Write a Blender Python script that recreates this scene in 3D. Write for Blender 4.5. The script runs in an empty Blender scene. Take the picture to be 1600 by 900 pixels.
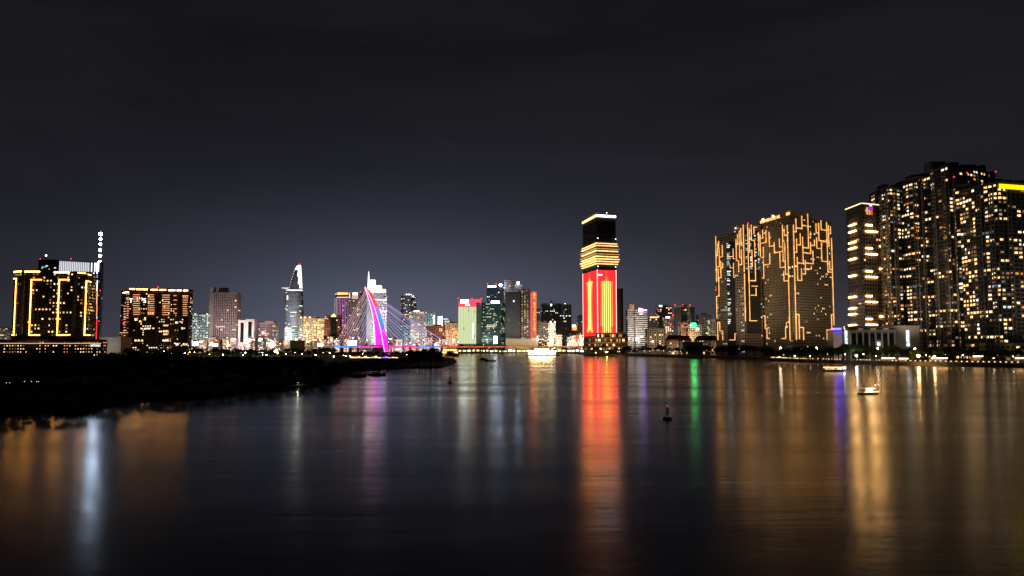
import bpy, bmesh, math, random
from mathutils import Vector
random.seed(7)
R = math.radians
C = bpy.context.scene.collection
sc = bpy.context.scene

# ------------------------------------------------------------------ camera
CAMZ, LENS = 15.0, 28.0
FP = 1600 * LENS / 36.0                    # focal length in photograph pixels
TH = math.atan((541 - 450) / FP)           # slight upward tilt, horizon sits below the middle
CT, ST = math.cos(TH), math.sin(TH)
cam = bpy.data.cameras.new('camera'); cam.lens = LENS; cam.sensor_width = 36
cam.clip_start = 0.5; cam.clip_end = 12000
camo = bpy.data.objects.new('camera', cam); C.objects.link(camo)
camo.location = (0, 0, CAMZ); camo.rotation_euler = (math.pi / 2 + TH, 0, 0)
sc.camera = camo

# ------------------------------------------------------------------ night sky with the glow of the city
SKY = 1.0
w = bpy.data.worlds.new('World'); sc.world = w; w.use_nodes = True
nt = w.node_tree; nt.nodes.clear()
def N(t, **k):
    n = nt.nodes.new(t)
    for a, b in k.items(): setattr(n, a, b)
    return n
def M_(op, a, b=None):
    n = N('ShaderNodeMath', operation=op)
    for i, v in enumerate((a, b)):
        if v is None: continue
        if isinstance(v, (int, float)): n.inputs[i].default_value = v
        else: nt.links.new(v, n.inputs[i])
    return n.outputs[0]
tc = N('ShaderNodeTexCoord')
sep = N('ShaderNodeSeparateXYZ'); nt.links.new(tc.outputs['Generated'], sep.inputs[0])
zc = M_('MAXIMUM', sep.outputs['Z'], 0.0)
def toward(deg, pw):
    dn = N('ShaderNodeVectorMath', operation='DOT_PRODUCT'); nt.links.new(tc.outputs['Generated'], dn.inputs[0])
    dn.inputs[1].default_value = (math.sin(R(deg)), math.cos(R(deg)), 0)
    return M_('POWER', M_('MAXIMUM', dn.outputs['Value'], 0.0), pw)
q_ = M_('MULTIPLY', zc, 1 / 0.13)
core = M_('MULTIPLY', M_('POWER', 2.71828, M_('MULTIPLY', M_('MULTIPLY', q_, q_), -1.0)), M_('MULTIPLY', toward(-8, 30), 0.075))   # bluish dome of light over the city centre
broad = M_('MULTIPLY', M_('POWER', 2.71828, M_('MULTIPLY', zc, -1 / 0.10)), M_('ADD', M_('MULTIPLY', toward(6, 6), 0.042), 0.010))
nz = N('ShaderNodeTexNoise'); nz.inputs['Scale'].default_value = 3.0; nz.inputs['Detail'].default_value = 8; nz.inputs['Distortion'].default_value = 0.6
mp = N('ShaderNodeMapping'); mp.inputs['Scale'].default_value = (1, 1, 5.0); mp.inputs['Rotation'].default_value = (0.15, 0.35, 0.3); nt.links.new(tc.outputs['Generated'], mp.inputs[0])
nt.links.new(mp.outputs[0], nz.inputs['Vector'])
wis = N('ShaderNodeMapRange'); wis.inputs[1].default_value = 0.35; wis.inputs[2].default_value = 0.75; wis.inputs[3].default_value = 0.80; wis.inputs[4].default_value = 1.45
nt.links.new(nz.outputs['Fac'], wis.inputs[0]); cl = wis.outputs[0]                       # thin wisps of cloud
q2 = M_('MULTIPLY', zc, 1 / 0.27)
mid = M_('MULTIPLY', M_('POWER', 2.71828, M_('MULTIPLY', M_('MULTIPLY', q2, q2), -1.0)), M_('ADD', M_('MULTIPLY', toward(-6, 10), 0.0055), 0.0035))
def tint(v, col):
    n = N('ShaderNodeVectorMath', operation='SCALE'); n.inputs[0].default_value = col; nt.links.new(v, n.inputs['Scale']); return n.outputs[0]
def vadd(a, b):
    n = N('ShaderNodeVectorMath', operation='ADD'); nt.links.new(a, n.inputs[0]); nt.links.new(b, n.inputs[1]); return n.outputs[0]
tot = vadd(vadd(tint(core, (0.78, 0.95, 1.48)), tint(broad, (1.05, 0.95, 1.02))), vadd(tint(mid, (0.72, 0.88, 1.9)), tint(M_('MULTIPLY', cl, 0.0070), (0.98, 0.95, 1.12))))
bg = N('ShaderNodeBackground'); nt.links.new(tot, bg.inputs['Color']); bg.inputs['Strength'].default_value = SKY
out = N('ShaderNodeOutputWorld'); nt.links.new(bg.outputs[0], out.inputs[0])

sc.view_settings.view_transform = 'Standard'; sc.view_settings.look = 'None'
sc.view_settings.exposure = 0; sc.view_settings.gamma = 1; sc.view_settings.use_curve_mapping = False
sc.render.engine = 'CYCLES'
sc.cycles.use_denoising = True
sc.cycles.max_bounces = 4; sc.cycles.diffuse_bounces = 1; sc.cycles.glossy_bounces = 2
sc.cycles.transmission_bounces = 1; sc.cycles.volume_bounces = 0
sc.cycles.caustics_reflective = False; sc.cycles.caustics_refractive = False
sc.cycles.sample_clamp_indirect = 6.0
try: sc.cycles.use_light_tree = True
except Exception: pass

# ------------------------------------------------------------------ pixel <-> place helpers (photo pixels, depth along +Y in metres)
def ray(px, py):
    a, b = (px - 800) / FP, (450 - py) / FP
    return Vector((a, CT - b * ST, ST + b * CT))
def at(px, py, Y):
    d = ray(px, py); t = Y / d.y
    return Vector((d.x * t, Y, CAMZ + d.z * t))
def zat(py, Y): return at(800, py, Y).z
def xat(px, Y, py=500): return at(px, py, Y).x
def onwater(px, py, z=0.0):
    d = ray(px, py); t = (z - CAMZ) / d.z
    return Vector((d.x * t, d.y * t, z))
def onplane(px, py, A, B):
    """where the sight line through a photo pixel meets the upright plane through A and B: (distance along A-B, height)"""
    d = ray(px, py); n = Vector((B[1] - A[1], -(B[0] - A[0]), 0))
    t = n.dot(Vector((A[0], A[1], 0)) - Vector((0, 0, 0))) / n.dot(Vector((d.x, d.y, 0)))
    p = Vector((d.x * t, d.y * t, CAMZ + d.z * t))
    e = Vector((B[0] - A[0], B[1] - A[1], 0)); L = e.length; e /= L
    return (p - Vector((A[0], A[1], p.z))).dot(e), p.z, L

# ------------------------------------------------------------------ materials
MATS = {}
def wall(name, col, rough=0.8, var=0.18, scale=0.15, metal=0.0, spec=0.3):
    if name in MATS: return MATS[name]
    m = bpy.data.materials.new(name); m.use_nodes = True; t = m.node_tree
    b = t.nodes['Principled BSDF']; b.inputs['Roughness'].default_value = rough; b.inputs['Metallic'].default_value = metal
    b.inputs['Specular IOR Level'].default_value = spec
    n = t.nodes.new('ShaderNodeTexNoise'); n.inputs['Scale'].default_value = scale; n.inputs['Detail'].default_value = 6
    tcx = t.nodes.new('ShaderNodeTexCoord'); t.links.new(tcx.outputs['Object'], n.inputs['Vector'])
    mx = t.nodes.new('ShaderNodeMixRGB'); t.links.new(n.outputs['Fac'], mx.inputs[0])
    mx.inputs[1].default_value = tuple(c * (1 - var * 1.6) for c in col) + (1,)
    mx.inputs[2].default_value = tuple(min(1, c * (1 + var * 1.6)) for c in col) + (1,)
    t.links.new(mx.outputs[0], b.inputs['Base Color'])
    MATS[name] = m; return m
def lit(name, col, s, var=0.0, scale=0.5):
    """something that gives off light; var: uneven brightness as behind curtains"""
    if name in MATS: return MATS[name]
    m = bpy.data.materials.new(name); m.use_nodes = True; t = m.node_tree; t.nodes.clear()
    e = t.nodes.new('ShaderNodeEmission'); e.inputs[0].default_value = tuple(col) + (1,); e.inputs[1].default_value = s
    o = t.nodes.new('ShaderNodeOutputMaterial'); t.links.new(e.outputs[0], o.inputs[0])
    if var:
        g = t.nodes.new('ShaderNodeNewGeometry')
        n = t.nodes.new('ShaderNodeTexNoise'); n.inputs['Scale'].default_value = scale; n.inputs['Detail'].default_value = 3
        t.links.new(g.outputs['Position'], n.inputs['Vector'])
        r = t.nodes.new('ShaderNodeMapRange'); r.inputs[1].default_value = 0.32; r.inputs[2].default_value = 0.68
        r.inputs[3].default_value = s * (1 - var); r.inputs[4].default_value = s * (1 + var)
        t.links.new(n.outputs['Fac'], r.inputs[0]); t.links.new(r.outputs[0], e.inputs[1])
    MATS[name] = m; return m
GLASS = wall('dark_glazing', (0.012, 0.014, 0.017), 0.12, 0.1, spec=0.6)
GLASSG = wall('green_glazing', (0.012, 0.03, 0.028), 0.15, 0.1, spec=0.6)
WARM = lit('window_warm', (1, 0.54, 0.18), 2.0, 0.75)
PALE = lit('window_pale', (1, 0.74, 0.42), 2.0, 0.75)
WHITE = lit('window_white', (0.86, 0.95, 1), 1.3, 0.6)
ORNG = lit('window_orange', (1, 0.38, 0.10), 0.9, 0.6)
TEAL = lit('window_teal', (0.35, 0.75, 0.85), 0.7, 0.6)
DIMW = lit('window_dim', (1, 0.62, 0.32), 0.28, 0.6)
DIMC = lit('window_dim_cool', (0.7, 0.8, 0.9), 0.22, 0.6)
GOLD = lit('gold_light_strip', (1, 0.40, 0.07), 9.0, 0.3, 0.07)
GOLDHI = lit('gold_light_strip_bright', (1, 0.42, 0.09), 17.0)
GOLDT = lit('gold_tracery', (1, 0.45, 0.13), 1.7, 0.28, 0.12)
GOLDP = lit('gold_pale_bar', (1, 0.52, 0.16), 26.0)
WLED = lit('white_light_strip', (0.93, 0.96, 1), 2.2)
REDB = lit('red_beacon', (1, 0.02, 0.04), 5.0)
DARKM = wall('dark_metal', (0.03, 0.03, 0.032), 0.5)
CONC = wall('concrete', (0.32, 0.30, 0.28), 0.85)
DKWALL = wall('charcoal_wall', (0.05, 0.048, 0.047), 0.7)

# ------------------------------------------------------------------ mesh builder
class MB:
    def __init__(s): s.v, s.f, s.m = [], [], []
    def quad(s, pts, m=0):
        i = len(s.v); s.v += [tuple(p) for p in pts]; s.f.append(tuple(range(i, i + len(pts)))); s.m.append(m)
    def hexa(s, p, m=0):
        i = len(s.v); s.v += [tuple(q) for q in p]
        for f in ((3, 2, 1, 0), (4, 5, 6, 7), (0, 1, 5, 4), (1, 2, 6, 5), (2, 3, 7, 6), (3, 0, 4, 7)):
            s.f.append(tuple(i + k for k in f)); s.m.append(m)
    def box(s, x0, x1, y0, y1, z0, z1, m=0):
        s.hexa([(x0, y0, z0), (x1, y0, z0), (x1, y1, z0), (x0, y1, z0), (x0, y0, z1), (x1, y0, z1), (x1, y1, z1), (x0, y1, z1)], m)
    def obox(s, A, B, u0, u1, z0, z1, p0, p1, m=0):
        """box on the upright face A-B: u along it in metres, p outwards"""
        d = Vector((B[0] - A[0], B[1] - A[1], 0)).normalized(); n = Vector((d.y, -d.x, 0)); a = Vector((A[0], A[1], 0))
        def P(u, p, z): q = a + d * u + n * p; return (q.x, q.y, z)
        s.hexa([P(u0, p1, z0), P(u1, p1, z0), P(u1, p0, z0), P(u0, p0, z0), P(u0, p1, z1), P(u1, p1, z1), P(u1, p0, z1), P(u0, p0, z1)], m)
    def opane(s, A, B, u0, u1, z0, z1, p, m=0):
        d = Vector((B[0] - A[0], B[1] - A[1], 0)).normalized(); n = Vector((d.y, -d.x, 0)); a = Vector((A[0], A[1], 0)) + n * p
        q0, q1 = a + d * u0, a + d * u1
        s.quad([(q0.x, q0.y, z0), (q1.x, q1.y, z0), (q1.x, q1.y, z1), (q0.x, q0.y, z1)], m)
    def prism(s, poly, z0, z1, m=0):
        i = len(s.v); n = len(poly)
        area = sum(poly[k][0] * poly[(k + 1) % n][1] - poly[(k + 1) % n][0] * poly[k][1] for k in range(n))
        if area < 0: poly = poly[::-1]
        s.v += [(p[0], p[1], z0) for p in poly] + [(p[0], p[1], z1) for p in poly]
        s.f.append(tuple(range(i + n - 1, i - 1, -1))); s.m.append(m)
        s.f.append(tuple(range(i + n, i + 2 * n))); s.m.append(m)
        for k in range(n):
            l = (k + 1) % n; s.f.append((i + k, i + l, i + n + l, i + n + k)); s.m.append(m)
    def rings(s, rs, m=0, cap=True, closed=True):
        """loft through rings of equal point counts"""
        i = len(s.v); n = len(rs[0])
        for r in rs: s.v += [tuple(p) for p in r]
        for a in range(len(rs) - 1):
            for k in range(n if closed else n - 1):
                l = (k + 1) % n
                s.f.append((i + a * n + k, i + a * n + l, i + (a + 1) * n + l, i + (a + 1) * n + k)); s.m.append(m)
        if cap and closed:
            s.f.append(tuple(i + k for k in range(n - 1, -1, -1))); s.m.append(m)
            s.f.append(tuple(i + (len(rs) - 1) * n + k for k in range(n))); s.m.append(m)
    def tube(s, pts, r, n=6, m=0):
        pts = [Vector(p) for p in pts]; rr = r if isinstance(r, (list, tuple)) else [r] * len(pts); rs = []
        for k, p in enumerate(pts):
            d = (pts[min(k + 1, len(pts) - 1)] - pts[max(k - 1, 0)]).normalized()
            u = d.cross(Vector((0.13, 0.27, 0.95))); u = u.normalized() if u.length > 0.02 else d.cross(Vector((1, 0, 0))).normalized()
            v = d.cross(u)
            rs.append([p + (u * math.cos(2 * math.pi * j / n) + v * math.sin(2 * math.pi * j / n)) * rr[k] for j in range(n)])
        s.rings(rs, m)
    def lathe(s, prof, c, n=14, m=0):
        s.rings([[(c[0] + r * math.cos(2 * math.pi * j / n), c[1] + r * math.sin(2 * math.pi * j / n), c[2] + z) for j in range(n)] for r, z in prof], m)
    def ball(s, c, r, n=8, m=0):
        s.lathe([(max(1e-3, r * math.sin(math.pi * k / 6)), -r * math.cos(math.pi * k / 6)) for k in range(7)], c, n, m)

def linkmesh(name, mb, mats, origin=(0, 0, 0), parent=None, smooth=False):
    me = bpy.data.meshes.new(name)
    ox, oy, oz = origin
    me.from_pydata([(x - ox, y - oy, z - oz) for x, y, z in mb.v], [], mb.f)
    if not isinstance(mats, (list, tuple)): mats = [mats]
    for m in mats: me.materials.append(m)
    if len(mats) > 1: me.polygons.foreach_set('material_index', mb.m)
    if smooth: me.polygons.foreach_set('use_smooth', [True] * len(me.polygons))
    me.update()
    o = bpy.data.objects.new(name, me); C.objects.link(o)
    if parent: o.parent = parent
    return o
def tag(o, label=None, cat=None, group=None, kind=None):
    if label: o['label'] = label
    if cat: o['category'] = cat
    if group: o['group'] = group
    if kind: o['kind'] = kind
    return o
def copy_tree(o, parent=None):
    c = o.copy(); C.objects.link(c); c.parent = parent
    for ch in list(o.children): copy_tree(ch, c)
    return c

PANE = {}
def pane_mesh(mat):
    """shared 1 x 1 m window: a lit pane set in a thin dark frame"""
    if mat.name not in PANE:
        b = MB(); b.box(-0.5, 0.5, -0.06, 0.0, -0.5, 0.5, 0)
        fr = 0.05
        for a in ((-0.5, -0.5 + fr, -0.5, 0.5), (0.5 - fr, 0.5, -0.5, 0.5), (-0.5, 0.5, -0.5, -0.5 + fr), (-0.5, 0.5, 0.5 - fr, 0.5)):
            b.box(a[0], a[1], -0.12, -0.062, a[2], a[3], 1)
        b.box(-0.02, 0.02, -0.12, -0.062, -0.45, 0.45, 1)
        me = bpy.data.meshes.new('lit_window_' + mat.name)
        me.from_pydata(b.v, [], b.f); me.materials.append(mat); me.materials.append(DARKM)
        me.polygons.foreach_set('material_index', b.m); me.update(); PANE[mat.name] = me
    return PANE[mat.name]

class Thing:
    def __init__(s, name, label, cat, base, group=None):
        s.o = bpy.data.objects.new(name, None); C.objects.link(s.o); s.o.location = base; s.base = Vector(base)
        s.o.empty_display_size = 2
        tag(s.o, label, cat, group)
        s.dark, s.litb, s.slab, s.lmats = MB(), MB(), MB(), []
        s.slabmat = CONC; s.glass = GLASS; s.pier = MB(); s.piermat = CONC
    def part(s, name, mb, mats, parent=None, kind=None, label=None, smooth=False):
        if not mb.f: return None
        o = linkmesh(name, mb, mats, s.base, s.o, smooth)
        if parent: o.parent = parent
        if kind: o['kind'] = kind
        if label: o['label'] = label
        return o
    def mi(s, m):
        if m not in s.lmats: s.lmats.append(m)
        return s.lmats.index(m)
    def window(s, A, B, u0, u1, z0, z1, p, mat):
        d = Vector((B[0] - A[0], B[1] - A[1], 0)).normalized(); n = Vector((d.y, -d.x, 0))
        c = Vector((A[0], A[1], 0)) + d * ((u0 + u1) / 2) + n * p
        o = bpy.data.objects.new('lit_window', pane_mesh(mat)); C.objects.link(o); o.parent = s.o
        o.location = Vector((c.x, c.y, (z0 + z1) / 2)) - s.base
        o.rotation_euler.z = math.atan2(d.y, d.x); o.scale = (u1 - u0, 1, z1 - z0)
    def facade(s, A, B, z0, z1, nf=None, nb=None, fw=0.6, fh=0.55, p=0.15, lits=None, slab=0.0, sh=0.35, pier=0.0, pw=0.5, indiv=False, dark=True, cols=None, run=0.35, fl=3.4, bw=3.8, pcol=None, cap=300):
        L = math.hypot(B[0] - A[0], B[1] - A[1])
        nf = nf or max(1, round((z1 - z0) / fl)); nb = nb or max(1, round(L / bw)); hf = (z1 - z0) / nf; wb = L / nb
        lits = lits or [(WARM, 5), (PALE, 4), (WHITE, 1), (ORNG, 1), (DIMW, 3)]
        pool = [m for m, k in lits for _ in range(k)]
        colf = pcol or [random.choice((.1, .5, 1.0, 1.4, 2.0)) for _ in range(nb)]
        for i in range(nf):
            ff = random.uniform(0.5, 1.5); prev = None
            za = z0 + i * hf
            for j in range(nb):
                if cols and not cols(i, j): continue
                uc = (j + 0.5) * wb; hw = fw * wb / 2; zc_ = za + hf * 0.55; hh = fh * hf / 2
                m = None
                if prev and random.random() < run: m = prev
                elif random.random() < p * ff * colf[j % len(colf)]: m = random.choice(pool)
                prev = m
                if m:
                    if random.random() < 0.3: hw *= random.uniform(0.5, 0.85)
                    if indiv and s.nwin < cap:
                        s.nwin += 1; s.window(A, B, uc - hw, uc + hw, zc_ - hh, zc_ + hh, 0.02, m)
                    else: s.litb.opane(A, B, uc - hw, uc + hw, zc_ - hh, zc_ + hh, 0.06, s.mi(m))
                elif dark: s.dark.opane(A, B, uc - hw, uc + hw, zc_ - hh, zc_ + hh, 0.04)
            if slab: s.slab.obox(A, B, -0.0, L, za - sh / 2, za + sh / 2, 0.0, slab)
        if slab: s.slab.obox(A, B, 0, L, z1 - sh / 2, z1 + sh / 2, 0.0, slab)
        if pier:
            for j in range(nb + 1):
                u = j * wb; s.pier.obox(A, B, max(0, u - pw / 2), min(L, u + pw / 2), z0, z1 + 0.5, 0.0, pier)
    nwin = 0
    def finish(s):
        s.part('floor_slab', s.slab, s.slabmat, kind='stuff')
        s.part('facade_pier', s.pier, s.piermat, kind='stuff')
        s.part('window_glazing', s.dark, s.glass, kind='stuff')
        if s.litb.f: s.part('lit_glazing', s.litb, s.lmats, kind='stuff')
        return s
    def beacon(s, p, r=0.8, mat=None):
        b = MB(); b.ball(p, r, 6); b.tube([(p[0], p[1], p[2] - 3.5), p], r * 0.2, 4, 1)
        s.part('beacon', b, [mat or REDB, DARKM])
    def flood(s, loc, target, lum, col=(1, 0.9, 0.75), ang=80, alb=0.35):
        """added spot that brightens a facade with floodlighting and city glow"""
        l = bpy.data.lights.new('fill_spot', 'SPOT'); l.color = col; l.spot_size = R(ang); l.spot_blend = 1.0; l.shadow_soft_size = 1.5  # added light without a fixture, stands free before the facade
        d = (Vector(target) - Vector(loc)); l.energy = 4 * math.pi * (lum * math.pi / alb) * d.length_squared * 2.2
        o = bpy.data.objects.new('fill_spot', l); C.objects.link(o); o.parent = s.o
        o.location = Vector(loc) - s.base; o.rotation_euler = d.to_track_quat('-Z', 'Y').to_euler()

def pts2(pts): return [(xat(px, D), D) for px, D in pts]
def bld(name, label, pts, top, z0=2.4, depth=24, wallm=None, cat='building', p=0.15, fl=3.4, bw=3.8, fw=0.6, fh=0.55, lits=None, slab=0.0, sh=0.35, slabm=None,
        pier=0.0, pw=0.5, pierm=None, glass=None, indiv=False, dark=True, ref=None, flood=None, fcol=(1, 0.88, 0.7), group=None, parapet=1.2, plant=True, zbase=None, run=0.35, finish=True, sides=True, edges=None):
    P = pts2(pts)
    Dr = min(D for _, D in pts) if ref is None else ref
    z1 = zat(top, Dr)
    cx = (P[0][0] + P[-1][0]) / 2; cy = sum(q[1] for q in P) / len(P)
    T = Thing(name, label, cat, (cx, cy, z0), group)
    # back corners lie straight behind the ends
    v0 = Vector((P[0][0], P[0][1])); v1 = Vector((P[-1][0], P[-1][1]))
    e = (v1 - v0).normalized(); nb_ = Vector((-e.y, e.x))
    ext = []
    back = [tuple(v1 + nb_ * depth), tuple(v0 + nb_ * depth)]
    poly = P + back
    b = MB(); b.prism(poly, z0, z1); T.part('wall', b, wallm or DKWALL)
    T.slabmat = slabm or CONC; T.piermat = pierm or CONC; T.glass = glass or GLASS
    T.P, T.z0, T.z1, T.poly = P, z0, z1, poly
    fz0 = zbase if zbase else z0 + 1
    E = [(P[k], P[k + 1]) for k in range(len(P) - 1)]
    T.E = list(E)
    if sides:                                    # the flank that perspective shows
        if v0.x > 40: E.append((back[1], P[0]))
        if v1.x < -40: E.append((P[-1], back[0]))
    for k, (A, B) in enumerate(E):
        if edges is not None and k not in edges: continue
        T.facade(A, B, fz0, z1 - parapet, fw=fw, fh=fh, p=p, lits=lits, slab=slab, sh=sh, pier=pier, pw=pw, indiv=indiv, dark=dark, fl=fl, bw=bw, run=run)
    if parapet:
        pb = MB()
        for k in range(len(poly)):
            A, B = poly[k], poly[(k + 1) % len(poly)]; L = math.hypot(B[0] - A[0], B[1] - A[1])
            pb.obox(A, B, -0.2, L + 0.2, z1 - 0.9, z1 + 0.7, -0.35, 0.25)
        T.part('parapet', pb, slabm or wallm or CONC)
    if plant:
        c = (v0 + v1) / 2 + nb_ * depth / 2; wv = (v1 - v0).length
        pb = MB(); A = c - e * wv * 0.22; B = c + e * wv * 0.18
        pb.obox(A, B, 0, wv * 0.4, z1, z1 + 3.2, -depth * 0.25, depth * 0.25); T.part('plant_room', pb, DKWALL)
        pb = MB(); A = c + e * wv * 0.25
        pb.obox(A, A + e, 0, wv * 0.14, z1, z1 + 2.0, -2, 2); T.part('roof_tank', pb, CONC)
    if flood:  # added spots in the air before each main face, to brighten it
        for A, B in T.E:
            A, B = Vector(A), Vector(B); L = (B - A).length
            if L < 8 and len(T.E) > 1: continue
            ee = (B - A).normalized(); c = (A + B) / 2 + Vector((ee.y, -ee.x)) * ((z1 - z0) * 0.55 + 16)
            T.flood((c.x, c.y, z0 + min(26, (z1 - z0) * .5)), ((A.x + B.x) / 2, (A.y + B.y) / 2, z0 + (z1 - z0) * 0.6), flood, fcol, 100)
    if finish: T.finish()
    return T

# ------------------------------------------------------------------ water
def water_mat():
    m = bpy.data.materials.new('river_water'); m.use_nodes = True; t = m.node_tree
    b = t.nodes['Principled BSDF']
    b.inputs['Base Color'].default_value = (0.006, 0.007, 0.007, 1); b.inputs['IOR'].default_value = 1.33
    b.inputs['Specular IOR Level'].default_value = 0.5
    g = t.nodes.new('ShaderNodeNewGeometry')
    def noise(scale, sx, sy, detail=3, rot=0):
        mpn = t.nodes.new('ShaderNodeMapping'); mpn.inputs['Scale'].default_value = (sx, sy, 1); mpn.inputs['Rotation'].default_value = (0, 0, rot)
        t.links.new(g.outputs['Position'], mpn.inputs[0])
        n = t.nodes.new('ShaderNodeTexNoise'); n.inputs['Scale'].default_value = scale; n.inputs['Detail'].default_value = detail
        t.links.new(mpn.outputs[0], n.inputs['Vector']); return n.outputs['Fac']
    rr = t.nodes.new('ShaderNodeMapRange'); rr.inputs[1].default_value = 0.3; rr.inputs[2].default_value = 0.7
    rr.inputs[3].default_value = 0.13; rr.inputs[4].default_value = 0.22
    t.links.new(noise(0.02, 0.6, 1.6, 4, 0.15), rr.inputs[0]); t.links.new(rr.outputs[0], b.inputs['Roughness'])
    b1 = t.nodes.new('ShaderNodeBump'); b1.inputs['Strength'].default_value = 0.28; b1.inputs['Distance'].default_value = 0.05
    t.links.new(noise(0.55, 0.45, 1.5, 4, 0.1), b1.inputs['Height'])
    b2 = t.nodes.new('ShaderNodeBump'); b2.inputs['Strength'].default_value = 0.45; b2.inputs['Distance'].default_value = 0.22
    big = noise(0.03, 0.35, 1.7, 3, 0.2); big.node.inputs['Distortion'].default_value = 0.8; t.links.new(big, b2.inputs['Height']); t.links.new(b1.outputs[0], b2.inputs['Normal'])
    t.links.new(b2.outputs[0], b.inputs['Normal'])
    return m
mb = MB(); mb.quad([(-3000, -60, 0), (3000, -60, 0), (3000, 3200, 0), (-3000, 3200, 0)])
tag(linkmesh('river_water', mb, water_mat()), kind='structure')

# ------------------------------------------------------------------ land
GRASSY = wall('bank_soil', (0.035, 0.036, 0.028), 0.95, 0.3, 0.05)
STONE = wall('quay_stone', (0.16, 0.14, 0.12), 0.9, 0.3, 0.2)
def land(name, poly, z, mat, skirt=None):
    bm = bmesh.new(); vs = [bm.verts.new((p[0], p[1], z)) for p in poly]
    f = bm.faces.new(vs)
    if f.normal.z < 0: f.normal_flip()
    ex_ = bmesh.ops.extrude_face_region(bm, geom=[f])
    for v in ex_['geom']:
        if isinstance(v, bmesh.types.BMVert): v.co.z = -1.5
    bmesh.ops.triangulate(bm, faces=bm.faces[:]); bmesh.ops.recalc_face_normals(bm, faces=bm.faces[:])
    me = bpy.data.meshes.new(name); bm.to_mesh(me); bm.free(); me.materials.append(mat)
    o = bpy.data.objects.new(name, me); C.objects.link(o); return tag(o, kind='structure')
LB = [(-220, 688), (-60, 657), (0, 650), (60, 642), (120, 646), (170, 633), (215, 626), (285, 624), (330, 620), (400, 612), (470, 606), (505, 600), (528, 586), (560, 580), (640, 575), (690, 575), (713, 566), (708, 561), (690, 558), (684, 554.5), (670, 553)]
lb = [onwater(*q) for q in LB]
penin = [(p.x, p.y) for p in lb] + [(-260, 1640), (-2600, 1640), (-2600, 60), (-400, 60)]
land('peninsula_ground', penin, 1.0, GRASSY)
RB = [(1900, 582), (1600, 574), (1400, 570.5), (1250, 566), (1204, 564), (1190, 561.5), (1112, 559.5), (1000, 557), (950, 555.5), (918, 554.5), (900, 553), (830, 552.6), (700, 552.6)]
rb = [onwater(*q) for q in RB]
city = [(p.x, p.y) for p in rb] + [(-400, rb[-1].y + 60), (-3000, rb[-1].y + 120), (-3000, 6000), (3000, 6000), (3000, rb[0].y)]
land('city_ground', city, 2.5, STONE)
# a paved riverside walk along the near quay
PAVE = wall('promenade_paving', (0.22, 0.19, 0.16), 0.85, 0.2, 0.6)
mb = MB()
for k in range(4):
    a, b_ = rb[k], rb[k + 1]
    mb.quad([(a.x + .3, a.y + .3, 2.52), (b_.x + .3, b_.y + .3, 2.52), (b_.x + 3, b_.y + 14, 2.52), (a.x + 3, a.y + 14, 2.52)])
tag(linkmesh('riverside_walk', mb, PAVE), kind='structure')

# ==================================================================== the towers beyond the near grove
BROWN = wall('brown_cladding', (0.10, 0.065, 0.045), 0.7)
GREYC = wall('grey_cladding', (0.26, 0.25, 0.25), 0.7)
PINKW = wall('pinkish_render', (0.42, 0.34, 0.34), 0.8)
WHITEW = wall('white_render', (0.62, 0.60, 0.58), 0.8)
BEIGE = wall('beige_render', (0.40, 0.34, 0.26), 0.8)
BRICK = wall('red_brown_brick', (0.24, 0.10, 0.06), 0.85)
NAVY = wall('navy_cladding', (0.03, 0.045, 0.07), 0.4)
TEALW = wall('teal_cladding', (0.10, 0.17, 0.17), 0.5)
TAUPE = wall('taupe_wall', (0.12, 0.105, 0.095), 0.8)

# --- gold bracket tower
warmset = [(WARM, 6), (PALE, 4), (ORNG, 1), (DIMW, 3)]
T = bld('residential_tower', 'dark curved tower with four tall gold bracket lights on its front', [(19, 1012), (31, 1002), (118, 1002), (134, 1014), (144, 1036)], 425,
        wallm=BROWN, p=0.17, lits=warmset, fl=3.95, bw=4.4, fw=0.5, fh=0.5, slab=0.35, sh=0.25, slabm=wall('dark_brown_slab', (0.09, 0.08, 0.07), 0.8), indiv=True, cat='tower', zbase=zat(526, 1002), depth=14, finish=False)  # floor slabs in a dark brown
def strip(T, pix, width, mat, name='light_strip', p=(0.4, 0.9)):
    """a light strip traced along a facade; each polyline in photo pixels lies on the facade plane it meets"""
    b = MB(); h = width / 2
    def loc(q):
        best = None
        for A, B in T.E:
            u, z, L = onplane(q[0], q[1], A, B)
            miss = max(0, -u, u - L)
            if best is None or miss < best[0]: best = (miss, u, z, L, A, B)
        return best
    for q0, q1 in zip(pix[:-1], pix[1:]):
        mid = loc(((q0[0] + q1[0]) / 2, (q0[1] + q1[1]) / 2)); A, B = mid[4], mid[5]
        u0, za, L = onplane(*q0, A, B); u1, zb, L = onplane(*q1, A, B)
        if abs(u1 - u0) < abs(zb - za):
            um = (u0 + u1) / 2; um = min(max(um, h), L - h)
            b.obox(A, B, um - h, um + h, min(za, zb) - h, max(za, zb) + h, *p)
        else:
            zm = (za + zb) / 2; b.obox(A, B, max(0, min(u0, u1) - h), min(L, max(u0, u1) + h), zm - h * 0.999, zm + h * 0.999, p[0], p[1] + 0.003)
    return T.part(name, b, mat)
for pl in ([(20, 435.5), (25.3, 435.5), (22.8, 523), (19.5, 523.5)], [(65, 437), (49, 437), (46.5, 523.5), (62, 523.5)],
           [(108, 437), (92.5, 437), (90, 523.5), (107, 523.5)], [(141.5, 440.5), (134.5, 439), (131.5, 523.5), (140, 523.5)]):
    strip(T, pl, 1.05, GOLD)
for a, b_, y in ((20, 34, 424.6), (39, 61.5, 424.6), (86, 108, 425.5)):
    strip(T, [(a, y), (b_, y)], 1.6, GOLDHI, 'roof_light')
strip(T, [(119, 426), (133, 427)], 1.1, GOLD, 'roof_light'); strip(T, [(134.5, 428), (141.5, 430)], 1.1, GOLD, 'roof_light')
pb = MB()
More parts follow.
